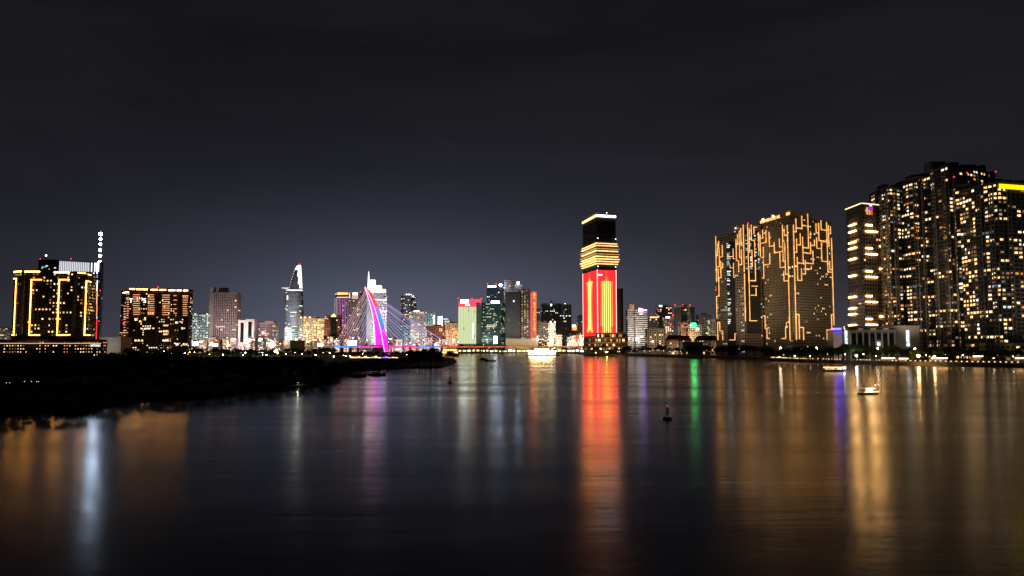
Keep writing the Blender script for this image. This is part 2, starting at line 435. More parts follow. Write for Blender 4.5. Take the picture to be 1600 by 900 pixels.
for q in (31.5, 118.5):
    u, z, L = onplane(q, 480, *T.E[1]); u = min(max(u, 2), L - 2)
    pb = MB(); pb.obox(*T.E[1], u - 2, u + 2, zat(527, 1002), T.z1 + 1, 0.0, 1.1); T.part('grey_pier', pb, GREYC)
T.flood((T.P[1][0] + 30, 960, 14), (T.P[1][0] + 30, 1002, 60), 0.012, (1, 0.7, 0.4), 110)
# small blind lit balcony rail marks on the curved end
for k in range(18):
    y = 446 + k * 4.1; b = MB(); A, B = T.E[3]
    u, z, L = onplane(137.5, y, A, B); b.obox(A, B, u - 1.2, u + 2.0, z - 0.18, z + 0.18, 0.2, 0.9); T.part('balcony_light', b, DIMW if k % 3 else ORNG)
T.finish()
# podium
T = bld('shopping_podium', 'long low podium with gold cornice line under the bracket lit tower', [(-40, 985), (160, 985)], 531.5, wallm=BROWN, z0=1, p=0.5, lits=[(ORNG, 4), (WARM, 4), (PALE, 2), (DIMW, 3)],
        fl=4.2, bw=3.4, fw=0.4, fh=0.3, slab=0.7, sh=0.35, slabm=DKWALL, depth=14, plant=False, cat='podium', finish=False)
strip(T, [(-40, 536.5), (160, 536.5)], 0.6, lit('cornice_light', (1, 0.5, 0.22), 1.4), 'cornice_light', (0.8, 1.4))
b = MB(); b.obox(*T.E[0], 145, 157, zat(541.5, 985), zat(537.5, 985), 0.1, 0.5); T.part('shop_window', b, lit('shop_pale', (0.9, 1, 0.8), 0.8, 0.7))
T.finish()
# garden level shrubs glow
# --- tower behind with white fins and light mast
T = bld('office_tower', 'dark slab tower with a row of glowing white vertical fins at its crown', [(56, 1160), (154.5, 1160)], 425, wallm=NAVY, z0=1, p=0.05, fl=4, bw=4, cat='tower', depth=8, plant=False, parapet=0, finish=False, lits=[(TEAL, 2), (WHITE, 1), (DIMC, 3)])
b = MB(); A, B = T.E[0]
u1 = onplane(92, 415, A, B)[0]; u2 = onplane(140, 415, A, B)[0]; L = T.P[1][0] - T.P[0][0]
zt, zb = zat(407, 1160), zat(425, 1160)
b.obox(A, B, 0, u1, zb + .02, zat(405.5, 1160), -7.5, 0); T.part('crown_block', b, NAVY)
b = MB(); b.obox(A, B, u1 + .1, L, zb + .02, zat(409, 1160), -7.5, -1.2); cs = T.part('crown_screen', b, NAVY)
for k in range(17):
    uu = u1 + (u2 - u1) * (k + .5) / 17; b = MB(); b.obox(A, B, uu - .6, uu + .6, zb + .5, zat(408 + k * 0.15, 1160), -0.9, 0.1); T.part('crown_fin', b, lit('fin_white', (.93, .95, 1), .85), cs)
for px in (143, 148, 151, 153.8):
    uu = onplane(px, 415, A, B)[0]; b = MB(); b.obox(A, B, uu - .5, uu + .5, zb + .5, zat(410.5, 1160), -0.9, 0.1); T.part('crown_fin', b, WLED)
for px, wd, py, m in ((69, 8, 417, TEAL), (73, 3.5, 415.5, WHITE), (66, 2.5, 419, TEAL), (86, 3, 418.5, WHITE), (77, 2, 420.5, ORNG)):
    u = onplane(px, py, A, B)[0]; z = zat(py, 1160); T.window(A, B, u - wd / 2, u + wd / 2, z - .9, z + .9, 0.1, m)
seg = [(410.5, 428, WLED), (430, 434, lit('led_blue', (0.2, 0.3, 1), 1.6)), (438, 455, lit('led_white', (1, 0.95, 0.9), 1.8)), (455.5, 476, lit('led_amber', (1, 0.45, 0.15), 1.6)), (476.5, 494, lit('led_orange', (1, 0.3, 0.06), 1.5)),
       (494.5, 498, lit('led_cyan', (0.3, 0.8, 1), 1.5)), (499, 530, lit('led_red', (1, 0.03, 0.06), 1.6))]
for a, c, m in seg:
    b = MB(); u = onplane(152.5 - (a - 410) * 0.01, a, A, B)[0]; b.obox(A, B, u - .55, u + .55, zat(c, 1160), zat(a, 1160), 0.15, 0.8); T.part('edge_light', b, m)
T.beacon((T.P[0][0] + 2, 1161, zat(404.5, 1160)), 0.7); T.beacon((xat(104, 1160), 1165, zat(404.5, 1165)), 0.7); T.beacon((T.P[1][0] + .6, 1159, zat(454, 1160)), .8); T.beacon((T.P[1][0] + .6, 1159, zat(502, 1160)), .8)
b = MB(); q = at(72, 399, 1165); b.tube([(q.x - 8, 1165, zat(405.5, 1165)), (q.x, 1165, q.z)], .35, 5, 1); b.tube([(q.x, 1165, zat(405.5, 1165)), (q.x, 1165, q.z)], .35, 5, 1); b.ball(q, 1.1, 8); T.part('roof_lamp', b, [lit('roof_lamp_white', (.95, .97, 1), 12), DARKM])
T.finish()
MASTL = lit('mast_lamp', (0.60, 0.77, 1.0), 85)
x0 = xat(153.2, 1170); zb = zat(412, 1170); zt = zat(357, 1170)
T = Thing('light_mast', 'slim lattice mast carrying six stacked white lamps above the fin crowned tower', 'mast', (x0, 1170, zb))
for sx, sy in ((-1, -1), (1, -1), (1, 1), (-1, 1)):
    b = MB(); b.tube([(x0 + sx * 1.3, 1170 + sy * 1.3, zb), (x0 + sx * .5, 1170 + sy * .5, zt)], .18, 5); T.part('mast_leg', b, DARKM)
for k in range(12):
    z = zb + (zt - zb) * k / 12; z2 = zb + (zt - zb) * (k + 1) / 12; h = 1.3 - .8 * k / 12; b = MB()
    b.tube([(x0 - h, 1170 - h, z), (x0 + h, 1170 - h, z2)], .1, 4); b.tube([(x0 + h, 1170 + h, z), (x0 - h, 1170 + h, z2)], .1, 4); T.part('mast_brace', b, DARKM)
for k, py in enumerate((366, 374, 382, 391, 400, 409)):
    b = MB(); b.ball((x0, 1168.2, zat(py, 1170)), 2.3 if k == 0 else 1.7, 10); T.part('mast_lamp', b, MASTL)

# --- plain hall
T = bld('storage_hall', 'plain windowless grey hall between the two brown towers on the near bank', [(157, 1090), (190, 1090)], 527.5, wallm=CONC, z0=1, dark=False, p=0, depth=30, plant=False, cat='hall', flood=0.10, fcol=(1, .85, .75))
# --- brown block with gold roof segments
T = bld('apartment_tower', 'brown slab apartment tower with dashed gold roofline and striped balcony columns', [(188, 1172), (201, 1150), (294, 1150)], 453, wallm=BROWN, z0=1, p=0.13, lits=[(WARM, 5), (PALE, 4), (ORNG, 3), (WHITE, 1)], fl=3.15, bw=3.3, fw=0.55, fh=0.55, slab=0.2, sh=0.2,
        slabm=wall('brown_slab', (0.06, 0.04, 0.03), .8), indiv=True, cat='tower', depth=10, finish=False)
BAR = lit('balcony_bar', (1, 0.42, 0.18), 1.3)
for x0_, x1_, y0_, y1_, st in ((209, 218.5, 460.5, 492, 3.4), (232, 241, 460.5, 493, 3.4), (254.5, 265, 461, 493, 3.4), (286.5, 293, 462, 494, 3.4), (199.5, 203, 465, 498, 3.5), (272, 276, 462, 492, 6.8), (194.5, 197, 478, 525, 4.2)):
    y = y0_
    while y < y1_:
        if not (x0_ == 209 and 462 < y < 470 and False): strip(T, [(x0_, y), (x1_ + random.uniform(-1, .5), y + .15)], 0.85, BAR, 'balcony_bar', (0.5, 1.2))
        y += st
for a, c, y in ((201.5, 210, 452.6), (214, 222.5, 453), (225, 230, 453.3), (237, 246, 453.8), (250.5, 258.5, 454), (264.5, 273, 454.6), (277.5, 283, 454.8), (287.5, 293, 455)):
    strip(T, [(a, y - 1), (c, y - 1)], 1.5, GOLDHI, 'roof_light', (0.4, 1.0))
strip(T, [(193, 457), (201, 457)], 1.3, GOLDHI, 'roof_light')
strip(T, [(189, 534.5), (207, 534.5)], 1.2, GOLDHI, 'canopy_light', (1, 3))
for wx in (214, 229, 246, 262, 277):
    strip(T, [(wx, 496), (wx, 530)], 0.5, CONC, 'wing_edge', (0.2, 1.0))
strip(T, [(205, 495), (293, 495)], 0.5, CONC, 'setback_ledge', (0.2, 2.0))
for px, py, wd, hh, m in ((213, 499, 5, 4, PALE), (219, 502, 3, 3, WARM), (227, 498, 2.5, 5, WARM), (222, 513.5, 4, 2.4, PALE), (228, 513.5, 5, 2.6, PALE), (233, 513.5, 3, 2.4, PALE), (240, 513, 2.5, 2.4, WARM), (259, 508.5, 9, 2.4, WARM), (259, 517.5, 9, 3, PALE), (259, 522, 8, 3, WARM),
                          (251, 518, 5, 2.4, WARM), (259, 532, 10, 2.8, PALE), (212, 532, 3.5, 3, WARM), (217, 532, 3, 3, WARM), (222, 532, 3.5, 3, WARM), (276, 504, 4.5, 3.4, PALE), (284.5, 504, 2, 3, WARM), (285, 513, 3, 3, PALE), (277, 538, 4.5, 3.5, PALE), (288, 538, 4, 3.2, WARM), (292, 538, 3, 3.2, WARM)):
    A, B = T.E[1]; u, z, L = onplane(px, py, A, B); k = 1150 / FP
    T.window(A, B, max(0, u - wd * k / 2), min(L, u + wd * k / 2), z - hh * k / 2, z + hh * k / 2, 0.5, m)
T.beacon((xat(245, 1160), 1160, zat(448.5, 1160)), .8); T.beacon((xat(194.7, 1158), 1155, zat(505, 1155)), 1.1)
T.flood((T.P[1][0] + 40, 1100, 14), (T.P[1][0] + 40, 1150, 50), 0.006, (1, 0.65, 0.4), 110)
T.finish()
# its rooftop name sign
def text_sign(name, label, txt, px, py, D, size, mat, cat='sign'):
    cu = bpy.data.curves.new(name, 'FONT'); cu.body = txt; cu.size = size; cu.extrude = 0.12; cu.align_x = 'CENTER'; cu.align_y = 'CENTER'
    o0 = bpy.data.objects.new('tmp', cu); dg = bpy.context.evaluated_depsgraph_get()
    C.objects.link(o0); bpy.context.view_layer.update(); me = bpy.data.meshes.new_from_object(o0.evaluated_get(bpy.context.evaluated_depsgraph_get()))
    bpy.data.objects.remove(o0); bpy.data.curves.remove(cu)
    me.materials.clear(); me.materials.append(mat); me.name = name
    o = bpy.data.objects.new(name, me); C.objects.link(o); p = at(px, py, D); o.location = p; o.rotation_euler = (math.pi / 2, 0, 0)
    return tag(o, label, cat)
SIGNW = lit('sign_white', (0.9, 1, 0.85), 3.0)
text_sign('sign_letter', 'white letter T lit high on the brown apartment tower', 'T', 204.5, 470, 1148.3, 9, SIGNW)
text_sign('sign_letter', 'white apostrophe and letter S lit high on the brown apartment tower', "'S", 225, 470, 1148.3, 9, SIGNW)

# ==================================================================== far bank, from the grove's left end to the pylon
coolset = [(PALE, 4), (WHITE, 4), (TEAL, 2), (DIMC, 4), (DIMW, 3)]
mixset = [(PALE, 4), (WARM, 3), (WHITE, 3), (DIMW, 4), (DIMC, 2)]
T = bld('apartment_block', 'pale grey green apartment block with green lamps on its roof edge', [(296, 1760), (328, 1760)], 492, wallm=TEALW, p=0.4, lits=[(PALE, 4), (WHITE, 5), (TEAL, 3), (DIMC, 6)], fl=3.6, bw=3.6, slab=0.4, slabm=WHITEW, flood=0.09, fcol=(.85, 1, .9), finish=False)
for px in (305, 323.5):
    T.beacon((xat(px, 1758), 1758, zat(490.5, 1758)), 1.3, lit('green_roof_lamp', (0.2, 1, 0.3), 5))
T.finish()
T = bld('residential_tower', 'tall pinkish grey ribbed tower with a stepped rooftop block', [(326.5, 1765), (333, 1740), (369, 1746)], 457.5, wallm=PINKW, cat='tower', p=0.02, fl=3.5, bw=4.0, fw=0.62, fh=0.66, slab=0.15, pier=0.7, pw=1.1, pierm=PINKW, slabm=PINKW, flood=0.095, fcol=(1, .8, .78), finish=False, plant=False, depth=16)
for a, c, t_, d0 in ((328, 334, 449, 1752), (338, 356, 455, 1752), (341, 354, 449.5, 1754)):
    b = MB(); b.box(xat(a, d0), xat(c, d0), d0, d0 + 9, T.z1 - 0.2, zat(t_, d0)); T.part('roof_block', b, PINKW)
T.part('skylobby_light', (lambda b: (b.obox(*T.E[1], 6, 26, zat(511.5, 1740), zat(509.5, 1740), .5, 1.4), b)[1])(MB()), lit('skylobby', (1, .85, .85), .8))
T.finish()
# portal towers
PORT = wall('portal_white', (0.66, 0.62, 0.60), .7)
for px0, px1, top, col, lb_ in ((372.5, 385, 500, (1, .88, .8), 'white portal framed tower with lit edges, nearest the pinkish ribbed tower'), (384.5, 397.5, 498.5, (1, .7, .75), 'pink lit portal framed tower beside its white twin')):
    T = bld('portal_tower', lb_, [(px0, 1720), (px1, 1720)], top, wallm=PORT, cat='tower', p=0.08, fl=3.4, bw=3.2, dark=True, flood=0.16, fcol=col, plant=False, finish=False, edges=[])
    L = T.P[1][0] - T.P[0][0]; A, B = T.E[0]
    b = MB(); b.obox(A, B, L * .27, L * .73, 4, T.z1 - 6, 0.05, .3); T.part('glass_bay', b, GLASS)
    for u in (0.02, L * .25, L * .75 - .6, L - .7):
        b = MB(); b.obox(A, B, u, u + .6, 6, T.z1 - 1, .3, .8); T.part('edge_light', b, lit('portal_edge', (1, .8, .62), 0.9))
    b = MB(); b.obox(A, B, 0, L, T.z1 - 4, T.z1, 0.02, 1.2); T.part('portal_lintel', b, PORT); T.finish()
T = bld('hotel_building', 'pink floodlit hotel block with a flat grey wing beside the portal towers', [(404, 1740), (431, 1740)], 505, wallm=PINKW, p=0.3, lits=mixset, flood=0.22, fcol=(1, .62, .66), fl=3.3, bw=3.3, slab=.4, slabm=PINKW, finish=False)
b = MB(); b.box(xat(414, 1738), xat(428, 1738), 1738, 1752, T.z1, zat(501.5, 1738)); T.part('upper_storey', b, PINKW)
b = MB(); b.box(xat(409.5, 1737), xat(413, 1737), 1737, 1738.5, zat(522, 1738), zat(518, 1738)); T.part('pink_sign', b, lit('pink_sign', (1, .4, .55), 3))
b = MB(); b.tube([(xat(404.6, 1741), 1741, T.z1), (xat(404.6, 1741), 1741, zat(500, 1741))], .4, 5); T.part('flag_pole', b, DARKM)
T.finish()

# --- curved skyscraper with helipad
D = 2250
K = D / FP
prof = [  # photo y, left x, right x
    (541, 446.5, 474), (530, 446.0, 474), (510, 445.5, 474), (490, 445.3, 474), (475, 445.5, 473.6), (462, 446.2, 473), (455, 447.2, 472.6), (450, 453, 472.2), (440, 455.2, 471.6), (430, 458.2, 471.2), (422, 461, 470.6), (416, 463.4, 470.2), (414.5, 466, 470)]
def prof_at(py):
    for a, c in zip(prof[:-1], prof[1:]):
        if a[0] >= py >= c[0]:
            t = (a[0] - py) / (a[0] - c[0]); return a[1] + (c[1] - a[1]) * t, a[2] + (c[2] - a[2]) * t
    return prof[-1][1:]
xb = xat(460, D)
T = Thing('curved_skyscraper', 'tall tapering glass skyscraper with a side helipad and white lit sail top', 'skyscraper', (xb, D, 2.4))
ribs = wall('silver_glazing', (0.22, 0.22, 0.235), 0.45, spec=.5)
LW = lit('sail_light', (1, .98, .86), 1.9); LWd = lit('tower_edge_light', (.95, .96, 1), 1.4)
ys = [541 - 2.05 * k for k in range(62) if 541 - 2.05 * k > 414.4] + [414.5]
NS = 22
rings = []
for py in ys:
    l, r = prof_at(py); xl, xr = at(l, py, D).x, at(r, py, D).x; z = zat(py, D) if py < 541 else 2.4
    cx, rx = (xl + xr) / 2, (xr - xl) / 2; ry = max(rx * 0.85, 2)
    rings.append([(cx + rx * math.copysign(abs(math.cos(a)) ** .8, math.cos(a)), D + ry * math.sin(a), z) for a in [2 * math.pi * k / NS for k in range(NS)]])
b = MB(); b.rings(rings); T.part('glass_body', b, ribs, smooth=True)
fb = MB(); gb = MB(); mats_ = [WHITE, PALE, DIMC, DIMW]
for i in range(len(rings) - 1):
    py = ys[i]
    for k in range(NS):
        a = 2 * math.pi * (k + .5) / NS
        if math.sin(a) > 0.1: continue
        q = [Vector(rings[i][k]), Vector(rings[i][(k + 1) % NS]), Vector(rings[i + 1][(k + 1) % NS]), Vector(rings[i + 1][k])]
        n = Vector((math.cos(a), math.sin(a), 0)) * .35; q = [v + n for v in q]
        c = (q[0] + q[1]) / 2; t = (q[0].x - c.x)
        if py < 452 and (math.cos(a) > 0.1 + 0.55 * max(0, (py - 424) / 28) or py < 424):
            continue
        h = q[3] - q[0]
        if random.random() < (.10 if 452 < py < 520 else .03) or (py < 486 and py > 478 and random.random() < .3):
            fb.quad([q[0] + h * .3, q[1] + h * .3, q[1] + h * .85, q[0] + h * .85], random.choice((0, 1, 2, 2, 2, 3)))
        else: gb.quad([q[0] + h * .35, q[1] + h * .35, q[1] + h * .92, q[0] + h * .92])
T.part('window_glazing', gb, wall('steel_glazing', (.05, .053, .06), .2), kind='stuff'); T.part('lit_glazing', fb, mats_, kind='stuff')
sb = MB()
for i in range(len(rings) - 1):
    py = ys[i]
    if py > 451: continue
    for k in range(NS):
        a = 2 * math.pi * (k + .5) / NS
        if math.sin(a) > 0.1: continue
        if math.cos(a) > 0.1 + 0.55 * max(0, (py - 424) / 28) or py < 424:
            n = Vector((math.cos(a), math.sin(a), 0)) * .5
            sb.quad([Vector(rings[i][k]) + n, Vector(rings[i][(k + 1) % NS]) + n, Vector(rings[i + 1][(k + 1) % NS]) + n, Vector(rings[i + 1][k]) + n])
T.part('sail_panel', sb, LW)
b = MB(); kk = [i for i, y in enumerate(ys) if 453 < y < 456.5]
for i in kk:
    for k in range(NS):
        a = 2 * math.pi * (k + .5) / NS
        if math.sin(a) < .1: n = Vector((math.cos(a), math.sin(a), 0)) * .6; b.quad([Vector(rings[i][k]) + n, Vector(rings[i][(k + 1) % NS]) + n, Vector(rings[i + 1][(k + 1) % NS]) + n, Vector(rings[i + 1][k]) + n])
T.part('sky_deck_light', b, LWd)
b = MB()
for i, py in enumerate(ys):
    if 417 < py < 450 and i % 2:
        l, r = prof_at(py); p = at(l, py, D); b.box(p.x - .3, p.x + 1.5, D - 4, D - 1.5, p.z - 2.2, p.z + 1.6)
T.part('edge_light', b, LWd)
p = at(446.5, 450, D - 10); r_ = 6.2 * K
b = MB(); b.lathe([(r_ * .5, -3.0), (r_, -.6), (r_, .5), (r_ * .97, .9)], (p.x, p.y, p.z), 24); T.part('helipad', b, WHITEW, smooth=False)
b = MB(); b.lathe([(r_ + .1, -.2), (r_ + .5, -.2), (r_ + .5, .5), (r_ + .1, .5)], (p.x, p.y, p.z), 24); T.part('helipad_rim_light', b, lit('helipad_rim', (1, .97, .92), 1.1))
b = MB(); q = at(449, 465, D - 22); b.box(q.x - 1.6, q.x + 1.6, q.y, q.y + 1, q.z - 6, q.z + 6); T.part('lift_light', b, LW)
T.beacon((at(468, 413, D).x, D, zat(413, D)), 1.6)
T.flood((xb, D - 150, 60), (xb, D, 110), 0.16, (.95, .95, 1), 100, .22)

# --- blocks around its foot
bld('office_block', 'small white and teal office block at the foot of the curved skyscraper', [(445, 1760), (456, 1760)], 512.5, wallm=WHITEW, p=.05, fl=3.4, bw=3, flood=.22, fcol=(.8, 1, .98), plant=False)
bld('office_block', 'teal glazed annex with white ledges right before the curved skyscraper', [(456.2, 1752), (465, 1752)], 510, wallm=TEALW, p=.15, lits=coolset, fl=5, bw=3, slab=.5, slabm=WHITEW, flood=.16, fcol=(.8, 1, 1), plant=False)
T = bld('hotel_building', 'bright warm floodlit hotel with a regular window grid and roof lamps', [(474, 1745), (506, 1745)], 498, wallm=BEIGE, p=.35, lits=[(PALE, 4), (WARM, 5), (DIMW, 3)], fl=3.6, bw=3.4, flood=.42, fcol=(1, .74, .48), finish=False)
b = MB(); b.box(xat(474, 1748), xat(494, 1748), 1748, 1762, T.z1, zat(495, 1748)); T.part('upper_storey', b, BEIGE)
for px in (470, 476.5, 484): T.beacon((xat(px, 1744), 1744, zat(496, 1744)), 1.5, lit('amber_roof_lamp', (1, .6, .3), 6))
T.finish()
bld('office_block', 'slim grey wing left of the bright warm hotel', [(466.5, 1750), (474, 1750)], 497, wallm=GREYC, p=.2, lits=mixset, flood=.15, plant=False)
bld('signboard_block', 'dark windowless box standing low before the curved skyscraper', [(454, 1300), (473.5, 1300)], 532.5, wallm=TAUPE, z0=.9, p=0, dark=False, plant=False, depth=14, cat='box')
T = bld('gabled_tower', 'red brown tower with a gold lit gable between two hotel towers', [(507, 1730), (531, 1730)], 493, wallm=BRICK, p=.12, lits=mixset, fl=3.6, bw=4, slab=.3, slabm=BRICK, flood=.11, fcol=(1, .6, .42), cat='tower', plant=False, finish=False)
A, B = T.E[0]; L = T.P[1][0] - T.P[0][0]
b = MB(); b.obox(A, B, L * .4, L * .78, 6, T.z1 - 4, .1, 1.0); T.part('green_glass_bay', b, GLASSG)
c = A[0] + L * .6
b = MB(); b.quad([(c - 6, 1728.5, T.z1 - 3), (c + 6, 1728.5, T.z1 - 3), (c + 4, 1728.5, T.z1 + 1), (c, 1728.5, T.z1 + 4), (c - 4, 1728.5, T.z1 + 1)]); b.quad([(c - 6, 1730.5, T.z1 - 3), (c, 1730.5, T.z1 + 4), (c + 6, 1730.5, T.z1 - 3)]); T.part('lit_gable', b, lit('gable_gold', (1, .6, .2), 2.4))
b = MB(); b.prism([(c - 6.3, 1729), (c + 6.3, 1729), (c + 6.3, 1734), (c - 6.3, 1734)], T.z1, T.z1 + .8); T.part('gable_roof', b, BRICK)
T.finish()
# pink neon tower
T = bld('neon_tower', 'dark tower with pink and lilac vertical neon lines and a gold sign on top', [(522.5, 1930), (544, 1930)], 457.5, wallm=wall('plum_cladding', (.10, .05, .08), .6), p=.1, lits=[(WHITE, 3), (PALE, 3), (TEAL, 2), (DIMW, 3)], fl=3.6, bw=3.6, fw=.5, cat='tower', flood=.035, fcol=(1, .5, .7), plant=False, finish=False)
A, B = T.E[0]; L = T.P[1][0] - T.P[0][0]
for u, m in ((.5, 'w'), (4, 'w'), (7.5, 'p'), (11, 'p'), (14.5, 'l'), (19, 'p'), (23, 'l'), (27, 'l'), (32, 'p')):
    b = MB(); top_ = zat(465 if u < 6 else 466, 1930); b.obox(A, B, u, u + .75, zat(random.choice((505, 515, 525)), 1930), top_, .2, .7)
    T.part('neon_line', b, {'p': lit('neon_pink', (1, .25, .5), .9), 'l': lit('neon_lilac', (.7, .35, 1), .8), 'w': lit('neon_white', (.8, .85, 1), .75)}[m])
b = MB(); b.obox(A, B, 5, L, zat(465.2, 1930), zat(464, 1930), .2, .8); T.part('neon_band', b, lit('neon_rose', (1, .55, .6), 1.6))
b = MB(); b.obox(A, B, 6, L - 1, zat(460.5, 1930), zat(457, 1930), .3, 1.1); T.part('sign_board', b, lit('gold_sign', (1, .5, .12), 2.0, .4, .6))
b = MB(); q = at(530.5, 458.6, 1928); b.ball(q, 2.4, 10); T.part('sign_emblem', b, lit('gold_emblem', (1, .6, .2), 3.2))
T.finish()
T = bld('hotel_tower', 'tall hotel tower with warm balcony rows and a white lit cap beside the neon tower', [(545, 1900), (563.5, 1900)], 457, wallm=TAUPE, p=.32, lits=[(PALE, 5), (WARM, 3), (DIMW, 6), (WHITE, 1)], fl=3.5, bw=3.2, slab=.5, sh=.4, slabm=GREYC, cat='tower', flood=.09, fcol=(1, .85, .75), plant=False, finish=False)
A, B = T.E[0]; L = T.P[1][0] - T.P[0][0]
b = MB(); b.obox(A, B, L * .3, L * .72, zat(461, 1900), zat(457.5, 1900), .4, 1.2); T.part('sign_board', b, lit('cream_sign', (1, 1, .85), 3))
b = MB(); b.obox(A, B, L * .0, L * .08, zat(466, 1900), zat(457.5, 1900), .4, 1.2); T.part('cap_light', b, lit('cap_pink', (1, .75, .75), 1.2))
b = MB(); b.obox(A, B, L * .25, L * .75, zat(467, 1900), zat(461.5, 1900), .3, .9); T.part('cap_screen', b, lit('cap_peach', (1, .62, .45), .7, .5, .3))
T.beacon((B[0] - 1.5, 1900, T.z1 + 1), 1.2); T.finish()
# stepped white crown skyscraper
D = 1830
T = bld('stepped_skyscraper', 'pale glass skyscraper with white lit stepped crown and spire', [(572.5, D), (604, D + 6)], 457, wallm=WHITEW, cat='skyscraper', p=.25, lits=[(PALE, 5), (WHITE, 5), (DIMC, 6), (DIMW, 4)], fl=3.8, bw=3.2, fw=.7, slab=.4, sh=.8, slabm=WHITEW, flood=.30, fcol=(.95, 1, .97), plant=False, finish=False, parapet=0)
CW = lit('crown_white', (1, 1, .92), 1.5); CW2 = lit('crown_white_bright', (1, 1, .95), 3)
for a, c, t_, bt, d0, dz in ((573.5, 600.5, 451.5, 457.2, 2, 18), (574, 594, 445.5, 451.5, 4, 16), (574.5, 584, 436.5, 445.5, 6, 13)):
    b = MB(); b.box(xat(a, D), xat(c, D), D + d0, D + d0 + dz, zat(bt, D), zat(t_, D)); T.part('crown_step', b, CW)
b = MB(); x = xat(575, D); z = zat(445, D); b.rings([[(x - r, D + 1 - r, zz), (x + r, D + 1 - r, zz), (x + r, D + 1 + r, zz), (x - r, D + 1 + r, zz)] for r, zz in ((1.7, zat(457, D)), (1.5, z), (1.1, zat(432, D)), (.3, zat(424, D)))]); T.part('spire', b, CW2)
A, B = T.E[0]; L = math.hypot(B[0] - A[0], B[1] - A[1])
for py, hh in ((467.5, 1.6), (485.5, 2.2)):
    b = MB(); b.obox(A, B, L * .3, L, zat(py + hh, D), zat(py - hh * .2, D), .6, 1.3); T.part('light_band', b, CW)
b = MB(); b.obox(A, B, 0.3, L * .25, 8, zat(459, D), .5, 2.5); T.part('corner_bay', b, GREYC)
T.finish()
# --- right of the pylon
T = bld('glass_tower', 'slim rounded glass tower with white and pink lamps on its top', [(626, 1990), (630, 1974), (641, 1970), (646.5, 1985)], 462, wallm=wall('dusk_cladding', (.06, .065, .08), .4), cat='tower', p=.22, lits=[(PALE, 4), (WHITE, 4), (DIMC, 5), (WARM, 2)], fl=4, bw=3.6, flood=.05, fcol=(.9, .92, 1), finish=False, plant=False)
b = MB(); b.box(xat(631, 1972), xat(644, 1972), 1973, 1985, T.z1, zat(459, 1972)); T.part('roof_block', b, GREYC)
for px, py, m, r_ in ((635, 460, CW2, 1.6), (638.5, 460, CW2, 1.8), (642, 460.5, lit('pink_lamp', (1, .5, .7), 4), 1.4), (645.5, 463, CW2, 1.7), (627.5, 467, CW, 1.4)):
    T.beacon((xat(px, 1968), 1968, zat(py, 1968)), r_, m)
T.finish()
bld('apartment_block', 'bluish low block with teal lit lower floors behind the bridge cables', [(626, 1800), (640, 1800)], 508, wallm=TEALW, p=.35, lits=[(TEAL, 4), (WHITE, 4), (DIMC, 4)], flood=.1, fcol=(.7, .9, 1), plant=False)
T = bld('apartment_tower', 'pale grey apartment tower with regular dark windows right of the pylon', [(640.5, 1780), (667, 1780)], 487, wallm=WHITEW, cat='tower', p=.25, lits=mixset, fl=3.4, bw=3.4, slab=.4, slabm=WHITEW, pier=.4, pierm=WHITEW, flood=.13, fcol=(.95, .93, 1), finish=False)
b = MB(); b.box(xat(646, 1778), xat(655, 1778), 1778, 1790, T.z1, zat(485, 1778)); T.part('lit_roof_house', b, CW)
T.finish()
T = bld('glass_block', 'teal glass block with a white lit right edge behind the cables', [(667.5, 1850), (680, 1850)], 490, wallm=wall('teal_glass', (.08, .16, .17), .3), p=.1, lits=coolset, flood=.12, fcol=(.75, 1, 1), finish=False, plant=False)
A, B = T.E[0]; L = B[0] - A[0]; b = MB(); b.obox(A, B, L * .72, L, zat(530, 1850), zat(492, 1850), .2, .9); T.part('edge_light', b, lit('edge_cream', (1, 1, .88), 1.1, .3)); T.finish()
T = bld('glass_block', 'narrow brilliant white lit block between the teal block and the orange hotel', [(684, 1830), (691.5, 1830)], 494.5, wallm=WHITEW, p=0, dark=False, flood=.9, fcol=(.9, 1, 1), plant=False)
T = bld('office_block', 'dark office with a blue white light line along its roof behind the orange hotel', [(691.5, 1850), (703, 1850)], 498.5, wallm=TAUPE, p=.1, lits=coolset, flood=.08, plant=False, finish=False)
b = MB(); b.obox(*T.E[0], 0, 12, T.z1 - .5, T.z1 + .8, .3, .9); T.part('roof_light', b, lit('roof_blue_white', (.6, .65, 1), 2.5)); T.finish()
bld('brick_block', 'low red brown brick block behind the right hand bridge cables', [(666.5, 1740), (700, 1740)], 509.5, wallm=BRICK, p=.08, lits=mixset, flood=.10, fcol=(1, .68, .55), fl=3.6)
bld('hotel_building', 'orange floodlit hotel with a fine window grid left of the white green tower', [(695.5, 1730), (717, 1730)], 505, wallm=BEIGE, p=.25, lits=[(WARM, 4), (ORNG, 4), (DIMW, 4)], fl=3.3, bw=3.0, fw=.5, flood=.40, fcol=(1, .58, .32), slab=.2)
